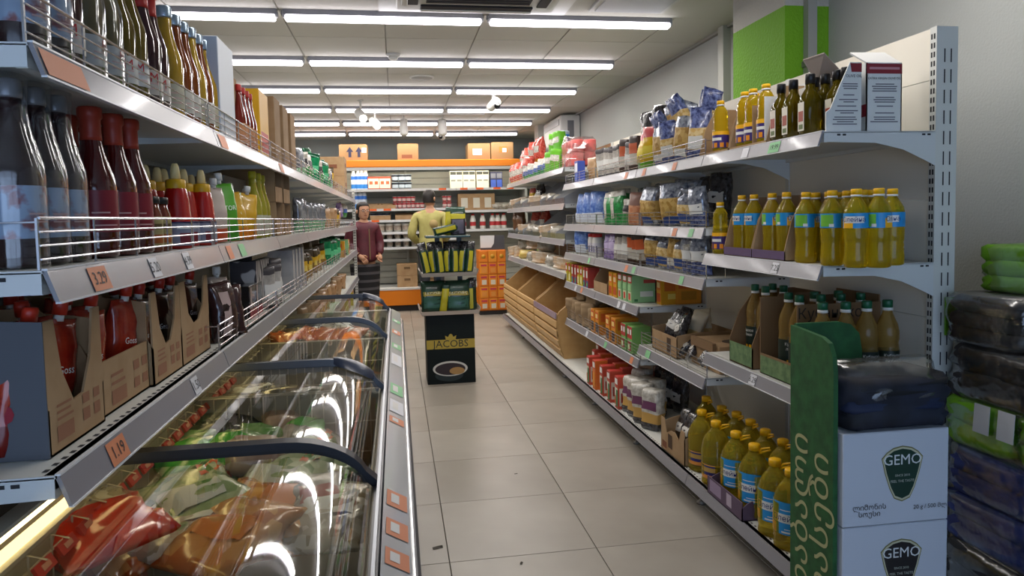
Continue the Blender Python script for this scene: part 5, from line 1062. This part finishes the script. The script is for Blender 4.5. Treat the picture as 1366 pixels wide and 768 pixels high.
# ================================================================== green painted crate, sauce boxes, workwear
BG = mat('1a4a24', .6, kind='noise', col2='255c2e', scale=25., bump=.3); PT = mat('a9a878', .7)
t = thing('price_crate', 'green painted wooden crate lettered in Georgian beside sauce boxes', 'crate', (1.22, 1.835, 0))
poly = [(0, .02), (.225, .02), (.225, .99), (.06, .978), (.025, .965), (.006, .93), (0, .88)]
sd = ob('side_board', G().prism(poly, 'x', 0, .014, BG), t)
g = G()
g.text('დაბალი', .125, PT, (-.0012, .165, .40), (0, 0, 1), (0, 1, 0)); g.text('ფასები', .125, PT, (-.0012, .06, .40), (0, 0, 1), (0, 1, 0))
ob('lettering', g, sd)
ob('back_board', G().prism([(.014, .02), (.24, .02), (.24, .90), (.23, .955), (.20, .985), (.16, .995), (.014, .995)], 'y', .212, .226, BG), t)
ob('floor_board', G().box((.014, 0, .12), (.36, .21, .135), BG), t); ob('leg', G().box((.32, .01, 0), (.35, .04, .12), BG), t); ob('leg', G().box((.32, .17, 0), (.35, .2, .12), BG), t)
GW = mat('bcc2cc', .55)
def gemo(label, z, inner, h=.275):
    t = thing('sauce_box', label, 'box', (1.238, 1.815, z), R(-1), 'white GEMO sauce boxes'); w, d = .335, .225
    c = ob('carton', G().box((0, 0, 0), (w, d, h-.001), GW, .003), t); g = G(); e = -.001
    def shield(s, m, k): 
        P_ = [(-.05, .062), (-.03, .074), (.0, .08), (.03, .074), (.05, .062), (.066, .045), (.055, .0), (.04, -.045), (.025, -.075), (.0, -.085), (-.025, -.075), (-.04, -.045), (-.055, .0), (-.066, .045)]
        g.add([(.185+x*s, e*k, .15+z_*s) for x, z_ in P_], [tuple(range(len(P_)-1, -1, -1))], m)
    shield(1.0, mat('6f6c3a', .5), 1); shield(.96, mat('b9b79a', .5), 1.3); shield(.89, inner, 1.6)
    g.text('GEMO', .043, mat('d4d8d8', .5), (.185, e*2.2, .188), (1,0,0), (0,0,1)); g.text('SINCE 2010', .0095, mat('b0b4a8', .5), (.185, e*2.2, .143), (1,0,0), (0,0,1)); g.text('FEEL THE TASTE', .0105, mat('b0b4a8', .5), (.185, e*2.2, .126), (1,0,0), (0,0,1))
    g.text('ლიმონის', .022, INK, (.082, e*2, .055), (1,0,0), (0,0,1)); g.text('სოუსი', .022, INK, (.082, e*2, .035), (1,0,0), (0,0,1)); g.text('20 g / 500 მლ', .018, INK, (.275, e*2, .045), (1,0,0), (0,0,1))
    ob('front_print', g, c); ob('tape', G().box((0, d*.4, h-.001), (w, d*.6, h-.0004), mat('a9aab0', .4)), t)
gemo('white GEMO carton with black emblem, lower of the stack', .16, mat('1c1a1c', .5)); gemo('white GEMO carton with dark green emblem, upper of the stack', .436, mat('123226', .5))
tag(ob('wooden_block', G().box((1.24, 1.83, .1352), (1.57, 2.03, .1595), mat('6d5a40', .7), .003)), 'low wooden board beneath the sauce cartons', 'board')
CLF = mat('eef0f2', .22, kind='film', alpha=.05, bump=.45, scale=16.); NVY = mat('12141c', .7, kind='noise', col2='232838', scale=9.)
t = thing('clothes_bag', 'clear plastic bag of folded dark clothes on top sauce carton', 'bag', (1.425, 1.922, .712))
g1 = blob(.33, .21, .15, 71, [(1, NVY)], 'block', 20, 10, .16); ob('clothes', g1, t)
for i in range(3): ob('garment_fold', blob(.32, .20, .042, 73+i, [(1, (NVY, mat('1d2742', .7), mat('14161a', .7))[i])], 'block', 16, 5, .12, .008), t, (0, 0, .004+i*.046))
ob('plastic_film', blob(.335, .205, .19, 72, [(1, CLF)], 'pillow', 24, 14, .22), t, (0, 0, -.002))
# stacks of packed workwear against the right wall, long faces to the aisle
DKC = mat('1f1f22', .75, kind='noise', col2='34343a', scale=14.); GRC = mat('5f9a14', .6, kind='noise', col2='74b01e', scale=10.); NVC = mat('202c66', .7, kind='noise', col2='34458a', scale=10.); LBM = mat('b4b4b4', .6)
def pack(label, x0, x1, y0, y1, z, h, m, n, folds=2, cat='clothes', lab=0, rough=.10):
    t = thing('workwear_pack', label, cat, ((x0+x1)/2, (y0+y1)/2, z), 0, 'packed workwear by the wall'); hh = h/n; rnd = random.Random(z*100+y0)
    for i in range(n):
        for j in range(folds):
            L_ = (y1-y0)/folds; ob('garment', blob(x1-x0-.01, L_-.004, hh*1.04, rnd.random()*50, [(1, m)], 'block', 18, 5, rough), t, (0, -(y1-y0)/2+L_*(j+.5), i*hh))
    ob('plastic_film', blob(x1-x0+.012, y1-y0+.012, h+.01, rnd.random()*50, [(1, CLF)], 'block', 22, 8, .06), t, (0, 0, -.002))
    for q in range(lab):
        ob('paper_label', G().box((-(x1-x0)/2-.018, (y1-y0)/2-.22-q*.09, h*.35), (-(x1-x0)/2-.016, (y1-y0)/2-.16-q*.09, h*.95), LBM), t, rot=(0, R(4), 0))
X0S, X1S = 1.80, 2.26
pack('grey black clothes pack at bottom of the stack by wall', X0S, X1S, 1.3, 2.12, .0, .24, mat('26282c', .75), 3)
pack('crumpled navy clothes pack, lower of the navy two', X0S, X1S, 1.3, 2.12, .25, .15, NVC, 2)
pack('folded navy clothes pack, upper of the navy two', X0S, X1S, 1.3, 2.12, .41, .15, NVC, 2)
pack('bright green clothes pack with two paper labels', X0S, X1S, 1.3, 2.12, .57, .15, GRC, 2, 3, lab=2)
pack('wide black clothes pack above the green one', X0S, X1S, 1.3, 2.12, .73, .17, DKC, 2, 2)
pack('black clothes pack with green edge, farther one on top', X0S, X1S, 1.80, 2.12, .91, .15, DKC, 3, 1)
pack('black clothes pack with green edge, nearer one on top', X0S+.01, X1S, 1.42, 1.77, .91, .15, DKC, 3, 1)
pack('bright green clothes pack highest on the stack at wall', 1.93, X1S, 1.35, 2.12, 1.07, .15, GRC, 3, 3)
for k, yy in enumerate((2.123, 1.772)): tag(ob('green_edge_strip', G().box((-.2, -.002, 0), (.2, .002, .13), mat('6fae1e', .5), .001), None, (2.03, yy+.01, .915)), ['thin green card strip behind farther black clothes pack', 'thin green card strip between the black clothes packs'][k], 'card')
# ================================================================== bread shelves, wooden bins, goods above
WD = mat('c39a62', .5, kind='grain', col2='d0aa74', scale=16.); WD2 = mat('b48a52', .5, kind='grain', col2='c29a62', scale=14.)
for i in range(3):
    y0 = 5.76+i*.985; L_ = .95; t = thing('bread_bin', f'slatted wooden bread bin on base shelf, {["nearest", "middle", "farthest"][i]} of three', 'bin', (1.30, y0, .151), 0, 'wooden bread bins')
    sp = [(0.06, 0), (.44, 0), (.44, .62), (.34, .61), (.22, .56), (.10, .46), (.02, .40), (0, .36), (.0, .20), (.03, .07)]
    for yy in (0, L_-.018): ob('side_panel', G().prism(sp, 'y', yy, yy+.018, WD2), t)
    ob('back_panel', G().box((.43, .018, 0), (.448, L_-.018, .62), WD2), t); ob('bottom', G().box((.06, .018, 0), (.43, L_-.018, .015), WD2), t)
    for x, z, tl, in ((.048, .03, 24), (.022, .105, 16), (.004, .185, 6), (-.004, .265, 0)):
        ob('slat', G().box((-.008, .0, 0), (.008, L_, .058), WD, .003), t, (x, 0, z), (0, R(-tl), 0))
    if i == 0: ob('price_strip', G().box((-.014, .0, .0), (-.004, L_, .05), mat('9a8698', .3)), t, (0, 0, .34))
    ob('slat', G().box((-.008, .0, 0), (.008, L_, .045), WD, .003), t, (.0, 0, .34))
    for j in range(3): place('loaf', 'bread_loaf', f'wrapped loaf lying in {["nearest", "middle", "farthest"][i]} wooden bin, {ORD[j]} from near end', 'bread', (1.50, y0+.2+j*.28, .168), FR, 'loaves in the bins')
rrow(['loaf', 'bun_bag', 'loaf', 'bun_bag', 'bun_yellow', 'loaf'], 'bread_bag', 'wrapped bread on the lowest bread shelf', 'bread', '', .87, [(752, .09), (738, .09), (724, .09), (712, .09), (703, .09), (694, .09), (688, .09)])
rrow(['bun_bag', 'loaf'], 'bread_bag', 'wrapped bread stacked on lowest bread shelf loaves', 'bread', '', .985, [(728, .13), (714, .13), (702, .13)])
rrow(['bun_bag', 'loaf', 'bun_bag'], 'bread_bag', 'bread bag on the middle bread shelf', 'bread', '', 1.15, [(748, .09), (736, .09), (722, .09), (713, .09), (704, .09)])
rrow('loaf_dark', 'baguette_bag', 'dark brown baguette in bag leaning on middle shelf', 'bread', '', 1.15, [(697, .12, 0, .2), (692, .12, 0, .2)])
rrow('red_chips', 'snack_bag', 'red snack bag on middle bread shelf', 'bag', '', 1.15, [(728, .25), (718, .25)])
rrow(['bun_bag', 'bun_bag', 'loaf'], 'bread_bag', 'clear bread bag on the upper bread shelf', 'bread', '', 1.45, [(741, .09), (732, .09), (723, .10), (714, .09), (705, .1), (697, .1), (689, .1)])
rrow(['coffee_black', 'yellow_pasta'], 'snack_bag', 'black and yellow bag on upper bread shelf', 'bag', '', 1.45, [(722, .2), (713, .2)])
WT = 'above the bread shelves'
rrow('red_chips', 'crisps_bag', 'red crisps bag', 'bag', WT, 1.75, [(706, .08), (701, .08), (696, .08), (691, .08), (688, .08)])
rrow('red_chips', 'crisps_bag', 'red crisps bag piled on top', 'bag', WT, 1.75, [(722, .2, .2), (715, .2, .2), (708, .2, .17), (702, .2, .15)])
rrow('white_green', 'tissue_pack', 'green and white tissue pack', 'pack', WT, 1.75, [(733, .07), (726, .07), (719, .07), (712, .07), (706, .07)])
rrow('green_pack', 'paper_pack', 'lime green paper towel pack', 'pack', WT, 1.75, [(744, .07), (737, .07), (752, .2), (745, .2)])
rrow('green_pack', 'paper_pack', 'lime green pack lying higher up', 'pack', WT, 1.95, [(750, .2, .005), (743, .2, .005)])
kind('paper_roll', ('roll', G().lathe([(.055, 0), (.06, .005), (.06, .105), (.055, .11)], mat('c8ccd2', .5, kind='noise', col2='3a78c0', scale=14.), 16)), ('wrapper_band', arc_band(G(), .0606, .03, .075, 0, 360, mat('2f78c4', .4))))
for i in range(4): place('paper_roll', 'paper_roll', f'blue and white paper roll stacked high, {ORD[i]} of the pile', 'paper roll', (1.66, ypx(752, 200, 1.66)+.13*(i % 2), 2.162+.111*(i//2)-.2), 0, 'paper rolls above the bread shelves') if i < 6 else None
TP = mat('d8605c', .5, kind='noise', col2='e07c76', scale=8.)
t = thing('toilet_paper_pack', 'pink toilet paper rolls in big clear wrap above bread', 'pack', (1.57, 6.02, 1.751))
for i in range(4):
    for j in range(2):
        for k in range(2): ob('paper_roll', G().lathe([(.05, 0), (.053, .004), (.053, .10), (.05, .104)], TP, 14), t, (-.055+.108*k, -.2+.11*i, .02+.106*j))
ob('plastic_film', blob(.26, .52, .27, 81, [(1, CLF)], 'pillow', 24, 12, .2), t, (0, -.03, 0))
box_kind('stick_bag', .1, .1, .1, KRAFT)
# orange promotion stand beyond the bread shelves
t = thing('orange_stand', 'orange cardboard promotion stand at far end of bread shelves', 'display stand', (1.30, 9.75, 0)); OC = mat('d9781a', .5)
ob('body', G().box((-.19, 0, .06), (.19, .3, .90), OC, .003), t); ob('plinth', G().box((-.19, .02, 0), (.19, .3, .06), mat('2c2a28', .5)), t)
ob('header', G().box((-.15, .1, .90), (.19, .11, 1.10), mat('4a4b50', .5)), t); ob('header_card', G().prism([(-.15, .93), (.0, .93), (.04, .99), (.05, 1.10), (-.15, 1.10)], 'y', .092, .099, mat('d4d4d4', .5)), t)
for r in range(5):
    for c in range(3):
        g = G().box((-.055, -.02, 0), (.055, 0, .155), (OC, mat('e08c24', .5))[(r+c) % 2], .003); p_ = ob('package', g, t, (-.125+.125*c, 0, .075+.165*r))
        if r < 4: ob('brand_patch', G().box((-.04, -.0225, .11), (.04, -.0205, .135), mat('b83a4a', .5)), p_); ob('picture_patch', G().box((-.03, -.0225, .02), (.035, -.0205, .085), (mat('cfc4b0', .5), mat('d88a3a', .5))[r % 2]), p_)
        else: ob('round_patch', G().lathe([(.03, 0), (.03, .002)], mat('c9922a', .5), 14), p_, (0, -.0205, .08), (R(90), 0, 0))
# ================================================================== goods in and on the chilled case
YS = YC+.26
def crow(kinds, name, desc, cat, where, z, pxs, dy=0., rz=0, scale=None):
    kinds = [kinds] if isinstance(kinds, str) else kinds
    for i, px in enumerate(pxs):
        d = AR*((px-CXP)/FPX) + AU*(-(300-CYP)/FPX) + AF; x = d.x*(YS+dy)/d.y
        lab = f'{desc}, {ORD[i]} from left {where}' if len(pxs) > 1 else f'{desc} {where}'
        place(kinds[i % len(kinds)], name, lab, cat, (x, YS+dy, z+.001), rz, f'{desc} {where}', scale=scale)
kind('milk_bottle', ('bottle', G().lathe([(.04, 0), (.045, .005), (.045, .14), (.03, .19), (.022, .21)], mat('dcd9d2', .35), 14)), ('label', arc_band(G(), .0456, .05, .11, 0, 360, mat('b8383c', .4))), ('cap', cap(.024, .205, .025, mat('c8282c', .4))))
kind('water_bottle', ('bottle', G().lathe([(.035, 0), (.04, .005), (.04, .20), (.03, .24), (.02, .26)], mat('cfd8e4', .3), 14)), ('label', arc_band(G(), .0406, .02, .08, 0, 360, mat('2f78c4', .4))), ('upper_label', arc_band(G(), .0406, .15, .20, 0, 360, mat('2f6ac0', .4))), ('cap', cap(.024, .255, .025, WHT)))
kind('tub', ('tub', G().lathe([(.055, 0), (.065, .12), (.07, .125)], mat('d8d6d0', .4), 16)), ('label', G().lathe([(.0585, .03), (.0645, .10)], mat('8f8078', .45, kind='noise', col2='bcae9c', scale=16.), 16, capb=False, capt=False)), ('lid', G().lathe([(.072, .122), (.072, .134), (.066, .138)], mat('c4c6c8', .4), 16)))
kind('yogurt_cup', ('cup', G().lathe([(.028, 0), (.036, .08), (.039, .084)], mat('b02a34', .4), 12)), ('lid', G().lathe([(.039, .083), (.039, .087)], mat('d8c8c4', .3), 12)), ('label', G().lathe([(.0305, .02), (.0348, .06)], mat('d0b4b0', .4), 12, capb=False, capt=False)))
kind('dark_cup', ('cup', G().lathe([(.045, 0), (.055, .09), (.058, .095)], mat('20222c', .4), 12)), ('lid', G().lathe([(.058, .094), (.058, .10)], mat('9fb0c4', .3), 12)), ('label', G().lathe([(.0485, .02), (.0535, .07)], mat('b4c0cc', .4), 12, capb=False, capt=False)))
box_kind('red_milk', .095, .09, .19, mat('a8452c', .5), [(.08, .1, .92, .85, mat('d8d0bc', .5)), (.25, .4, .75, .65, mat('b8603c', .5))]); box_kind('cream_carton', .095, .09, .26, mat('d9d6c4', .5), [(.05, .78, .95, .95, mat('3a3c34', .5)), (.15, .4, .85, .5, mat('8a8c80', .5))])
box_kind('kraft_dairy', .20, .2, .25, KRAFT, [(.22, .15, .72, .75, mat('cfcabc', .6))]); box_kind('blue_dark', .095, .09, .24, mat('2a2c4a', .45), [(.1, .05, .9, .5, mat('3f5ab0', .45)), (.1, .6, .9, .9, mat('6d6f7a', .45))])
crow('water_bottle', 'water_bottle', 'blue and white water bottle', 'bottle', 'on top fridge shelf', 1.80, [474, 480, 485, 490]); crow('red_milk', 'milk_carton', 'red and cream milk carton', 'carton', 'on top fridge shelf', 1.80, [497, 504, 512, 519])
crow('dark_cup', 'dessert_cup', 'dark dessert cup', 'cup', 'on top fridge shelf', 1.80, [529, 538, 546]); crow('dark_cup', 'dessert_cup', 'stacked upper dark dessert cup', 'cup', 'on top fridge shelf', 1.915, [529, 538, 546])
crow('water_bottle', 'water_bottle', 'blue water bottle', 'bottle', 'on second fridge shelf', 1.51, [476, 482, 487]); crow('cream_carton', 'milk_carton', 'tall cream milk carton', 'carton', 'on top fridge shelf', 1.80, [606, 614, 623, 631, 641, 649]); crow('blue_dark', 'milk_carton', 'dark blue carton', 'carton', 'on top fridge shelf', 1.80, [659, 667])
crow('yogurt_cup', 'yogurt_cup', 'red yogurt cup', 'cup', 'on second fridge shelf', 1.51, [528, 534, 540, 546, 552, 558, 564, 594, 600]); crow('yogurt_cup', 'yogurt_cup', 'upper red yogurt cup', 'cup', 'on second fridge shelf', 1.603, [528, 534, 540, 546, 552, 569, 594, 600])
crow('kraft_dairy', 'dairy_carton', 'kraft dairy carton with white label', 'box', 'on right fridge shelf', 1.465, [620, 636, 651], dy=.06); crow('bun_bag', 'cheese_bag', 'clear bag of white cheese', 'bag', 'on right fridge shelf', 1.465, [664, 674])
tray_kind('dairy_tray', .30, .25, .10, .07); crow('dairy_tray', 'dairy_tray', 'low kraft dairy tray', 'tray', 'on second fridge shelf', 1.51, [499, 517], scale=.85); crow('dairy_tray', 'dairy_tray', 'long kraft dairy tray', 'tray', 'on third fridge shelf', 1.345, [508, 541]); crow('dark_cup', 'dessert_cup', 'brown pot inside the kraft tray', 'cup', 'on third fridge shelf', 1.352, [498, 507, 516])
for z, w_ in ((1.165, 'upper row'), (1.06, 'middle row'), (.94, 'lower row')): crow('tub', 'mayonnaise_tub', 'white tub with lid', 'tub', f'in {w_} of fridge tubs', z, [498, 508, 519, 530, 541, 552], scale=.72 if z != 1.165 else .95)
crow('milk_bottle', 'milk_bottle', 'white milk bottle with red label', 'bottle', 'on lower right shelf', 1.18, [618, 631, 644, 657, 664, 672])
box_kind('base_carton', .30, .3, .17, KRAFT, [(.35, .55, .65, .75, KIN)]); crow('base_carton', 'milk_crate', 'lower kraft carton in fridge base', 'box', 'of the stack', .346, [541, 572]); crow('base_carton', 'milk_crate', 'upper kraft carton in fridge base', 'box', 'of the stack', .518, [541, 572])
YT = YC+.3
def topbox(label, px0, px1, h, d, extra):
    def xx(px): v = AR*((px-CXP)/FPX) + AU*(-(200-CYP)/FPX) + AF; return v.x*(YC+.06)/v.y
    x0, x1 = xx(px0), xx(px1); t = thing('storage_carton', label, 'box', ((x0+x1)/2, YC+.06, 2.2165), 0, 'cartons on the chilled case'); w = x1-x0
    ob('carton', G().box((-w/2, 0, 0), (w/2, d, h), mat('94744c', .7), .004), t); g = G(); extra(g, w, h); ob('print', g, t)
    ob('flap', G().box((-w/2+.02, .02, h), (w/2-.02, d*.48, h+.006), mat('a07c4c', .7)), t, rot=(R(2), 0, 0))
def arrows(g, w, h):
    for x in (-.12*w, .2*w): g.box((x-.02, -.002, .05), (x+.02, -.001, h*.62), mat('2c2a44', .6)); g.add([(x-.05, -.0015, h*.55), (x+.05, -.0015, h*.55), (x, -.0015, h*.86)], [(0, 1, 2)], mat('2c2a44', .6))
    g.box((.3*w, -.002, h*.5), (.46*w, -.001, h*.8), WHT)
topbox('kraft carton with two dark up arrows on chilled case', 452, 490, .23, .34, arrows)
topbox('plain kraft carton near middle of chilled case top', 530, 558, .235, .36, lambda g, w, h: g.box((-.3*w, -.002, .03), (.2*w, -.001, .08), KPR))
topbox('kraft carton with tilted white label on chilled case', 624, 654, .235, .34, lambda g, w, h: g.box((-.28*w, -.002, h*.28), (.12*w, -.001, h*.68), WHT))
topbox('kraft carton with small square label, rightmost on chilled case', 655, 685, .25, .34, lambda g, w, h: g.box((-.14*w, -.002, h*.4), (.22*w, -.001, h*.76), mat('c4702c', .6)).box((.0, -.003, h*.42), (.18*w, -.002, h*.66), WHT))
# ================================================================== two shoppers
def skin(name, pts, edges, m, parent, sub=2, root=0, loc=(0,0,0), label=None):
    me = bpy.data.meshes.new(name); me.from_pydata([p[:3] for p in pts], edges, []); me.materials.append(m)
    o = ob(name, me, parent, loc, label=label)
    md = o.modifiers.new('skin', 'SKIN'); md.use_smooth_shade = True; md.branch_smoothing = .5
    for v, p in zip(me.skin_vertices[0].data, pts): r = p[3]; v.radius = r if isinstance(r, tuple) else (r, r)
    me.skin_vertices[0].data[root].use_root = True
    sb = o.modifiers.new('sub', 'SUBSURF'); sb.levels = sb.render_levels = sub
    return o
SK = mat('b98a6c', .55); HR = mat('17120f', .5)
def head_parts(t, z, rz, hair_back=True, glasses=False, tied=False):
    h = ob('head', None, t, (0, 0, z), (0, 0, rz)) if 0 else None
    M_ = Matrix.Rotation(rz, 4, 'Z')
    def o(nm, g, lb=None): return ob(nm, g, t, (t.get('hx', 0), t.get('hy', 0), z), (0, 0, rz), label=lb)
    V = []; g = G(); seg = 18
    prof = [(.028, -.115, -.010), (.045, -.10, -.012), (.060, -.075, -.008), (.070, -.04, 0), (.075, 0, .004), (.076, .04, .006), (.070, .075, .006), (.052, .10, .005), (.02, .113, .004)]
    for r, zz, oy in prof:
        for k in range(seg):
            a = 2*math.pi*k/seg; V.append((r*math.cos(a), oy+r*1.22*math.sin(a), zz))
    g.add(V, [(i*seg+k, i*seg+(k+1) % seg, (i+1)*seg+(k+1) % seg, (i+1)*seg+k) for i in range(len(prof)-1) for k in range(seg)]+[tuple(range(seg-1, -1, -1)), tuple(range((len(prof)-1)*seg, len(prof)*seg))], SK, True)
    g.lathe([(.006, .03), (.012, .0), (.018, -.025), (.008, -.032)], SK, 8, (0, -.092, -.005), .9)
    for s_ in (-1, 1): g.lathe([(.006, -.03), (.014, -.012), (.017, .012), (.009, .026)], SK, 8, (s_*.078, .012, -.005), 1.6)
    hd = o('head', g)
    f = G()
    for s_ in (-1, 1): f.box((s_*.03-.013, -.0905, .0), (s_*.03+.013, -.0855, .010), mat('e0d8d0', .3), .002); f.box((s_*.03-.006, -.092, .0), (s_*.03+.006, -.088, .010), BLK, .002); f.box((s_*.03-.017, -.093, .020), (s_*.03+.017, -.086, .026), HR, .002)
    f.box((-.022, -.090, -.062), (.022, -.080, -.054), mat('8a4a40', .5), .003); ob('face_features', f, hd)
    V = []; g = G(); hp = [(.082, -.06), (.086, -.02), (.087, .03), (.083, .07), (.066, .105), (.03, .124)]
    for r, zz in hp:
        for k in range(seg):
            a = 2*math.pi*k/seg; yy = math.sin(a); cut = 1.0
            V.append((r*math.cos(a)*(1 if yy > -.2 else .96), .012+r*1.2*yy*(1.0 if yy > -.35 else (.80 if zz < .06 else .97)), zz+(.0 if yy > -.35 else max(0, .06-zz)*.95)))
    g.add(V, [(i*seg+k, i*seg+(k+1) % seg, (i+1)*seg+(k+1) % seg, (i+1)*seg+k) for i in range(len(hp)-1) for k in range(seg)]+[tuple(range((len(hp)-1)*seg, len(hp)*seg))], HR, True)
    if tied: g.lathe([(.02, -.10), (.045, -.06), (.05, -.02), (.03, .03)], HR, 10, (0, .12, -.03))
    ob('hair', g, hd)
    if glasses:
        q = G()
        for s_ in (-1, 1): q.tube([(s_*.03+.024*math.cos(a*.6283), -.098, .005+.017*math.sin(a*.6283)) for a in range(11)], .0022, BLK, 5); q.tube([(s_*.054, -.098, .008), (s_*.08, .0, .01)], .002, BLK, 5)
        q.tube([(-.006, -.099, .008), (.006, -.099, .008)], .002, BLK, 5); ob('glasses', q, hd)
    return hd
def hand(t, p, d, side, name='hand'):
    """Relaxed hand hanging from wrist p towards direction d."""
    g = G(); P_ = Vector(p); D = Vector(d).normalized(); S_ = D.cross(Vector((0, 1, 0))).normalized()*side; U = D.cross(S_)
    g.tube([P_, P_+D*.04, P_+D*.085], [.022, .036, .034], SK, 8)
    for i, l in enumerate((.07, .08, .075, .06)):
        b_ = P_+D*.08+S_*(-.027+.018*i); g.tube([b_, b_+D*l*.5+U*.008, b_+D*l*.85+U*.03], [.009, .0085, .007], SK, 6)
    b_ = P_+D*.03+S_*(-.032); g.tube([b_, b_-S_*.022+D*.03, b_-S_*.026+D*.06+U*.01], [.011, .010, .008], SK, 6)
    return ob(name, g, t)
# man seen from behind, looking at the case
t = thing('person', 'person in pale yellow jacket facing the chilled case, back turned', 'person', (.47, 9.95, 0), R(172))
JK = mat('b5ad6a', .7, kind='noise', col2='a39b5a', scale=10.); TR = mat('34363c', .8)
body = [(0, 0, .92, (.15, .11)), (0, 0, 1.10, (.15, .11)), (0, .01, 1.30, (.17, .115)), (0, .015, 1.42, (.12, .085)), (0, .0, 1.50, .058), (0, -.01, 1.58, .052),
        (.19, .01, 1.40, .062), (.27, .03, 1.13, .047), (.20, -.17, 1.03, .034), (-.19, .01, 1.40, .062), (-.25, .02, 1.13, .047), (-.18, -.16, 1.05, .034),
        (.09, 0, .86, .095), (.10, -.01, .48, .062), (.10, .01, .09, .042), (.10, -.11, .045, .04), (-.09, 0, .86, .095), (-.10, -.01, .48, .062), (-.10, .01, .09, .042), (-.10, -.11, .045, .04)]
ed = [(0,1),(1,2),(2,3),(3,4),(4,5),(3,6),(6,7),(7,8),(3,9),(9,10),(10,11),(0,12),(12,13),(13,14),(14,15),(0,16),(16,17),(17,18),(18,19)]
skin('body', body, ed, SK, t)
big = lambda P_, k, d=.012: [(*p[:3], tuple(r*k+d for r in p[3]) if isinstance(p[3], tuple) else p[3]*k+d) for p in P_]
skin('jacket', big([(0, 0, .80, (.16, .12)), (0, 0, .95, (.165, .12))]+body[1:4]+[(0, .0, 1.47, .06)]+body[6:12], 1.05, .014), [(0,1),(1,2),(2,3),(3,4),(4,5),(4,6),(6,7),(7,8),(4,9),(9,10),(10,11)], JK, t)
ob('back_emblem', G().lathe([(.06, 0), (.06, .003)], mat('a08a58', .7), 18), t, (-.06, .148, 1.28), (R(-90), 0, 0))
skin('trousers', big([body[0]]+body[12:15]+body[16:19], 1.05, .012), [(0,1),(1,2),(2,3),(0,4),(4,5),(5,6)], TR, t)
for s_ in (-1, 1): ob('shoe', G().box((s_*.10-.048, -.17, 0), (s_*.10+.048, .09, .085), mat('222124', .5), .03), t)
hand(t, (.20, -.18, 1.02), (-.3, -1, -.1), 1); hand(t, (-.18, -.17, 1.04), (.3, -1, -.1), -1)
head_parts(t, 1.63, R(-25))
# woman in maroon jacket half hidden by the end post
t = thing('person', 'person in maroon padded jacket and glasses beside end post', 'person', (-.42, 9.55, 0), R(28))
MJ = mat('4a1622', .6, kind='noise', col2='5c1e2c', scale=9.); SKT = mat('17161a', .8)
body2 = [(0, 0, .86, (.14, .11)), (0, 0, 1.02, (.13, .10)), (0, .01, 1.18, (.14, .105)), (0, .015, 1.29, (.10, .08)), (0, .0, 1.36, .05), (0, -.01, 1.43, .046),
         (.165, .01, 1.26, .055), (.235, .03, 1.03, .043), (.15, -.12, .90, .032), (-.165, .01, 1.26, .055), (-.22, .03, 1.03, .043), (-.14, -.12, .92, .032),
         (.08, 0, .80, .085), (.085, -.01, .45, .055), (.085, .01, .08, .038), (.085, -.09, .04, .036), (-.08, 0, .80, .085), (-.085, -.01, .45, .055), (-.085, .01, .08, .038), (-.085, -.09, .04, .036)]
skin('body', body2, ed, SK, t)
skin('jacket', big([(0, 0, .78, (.16, .13)), (0, 0, .90, (.15, .12))]+body2[1:4]+[(0, .0, 1.36, .062)]+body2[6:12], 1.08, .022), [(0,1),(1,2),(2,3),(3,4),(4,5),(4,6),(6,7),(7,8),(4,9),(9,10),(10,11)], MJ, t)
g = G()
for i in range(14): g.lathe([(.205-.002*i, .78-.034*i-.034), (.205-.002*i, .78-.034*i)], SKT if i % 3 else mat('4a484c', .8), 20, squash=.8, capb=False, capt=False)
ob('skirt', g, t)
for s_ in (-1, 1): ob('shoe', G().box((s_*.085-.042, -.14, 0), (s_*.085+.042, .08, .075), mat('1c1b1e', .5), .03), t)
ob('zip', G().box((-.006, -.158, .84), (.006, -.150, 1.24), mat('8a7a5a', .4, .5)), t)
hand(t, (.15, -.14, .89), (-.4, -.6, -.6), 1); hand(t, (-.14, -.13, .90), (.4, -.6, -.6), -1)
head_parts(t, 1.47, R(-6), glasses=True, tied=True)

# litter on the tiles
for i, (x, y, a, lb) in enumerate(((.125, 2.86, .3, 'dark paper scrap on the tiles beside the freezer'), (.44, 2.66, 1.2, 'tiny dark scrap on the nearest floor tile'), (.58, 3.62, .2, 'small brown crumb on the floor in mid aisle'))):
    tag(ob('paper_scrap', G().add([(-.022, -.009, .0005), (.02, -.011, .0005), (.024, .006, .004), (.0, .012, .002), (-.02, .008, .003)], [(0, 1, 2, 3, 4), (4, 3, 2, 1, 0)], mat('4a443c', .8)), None, (x, y, .0008), (0, 0, a), scale=(1, .5, .4)[i]), lb, 'litter')
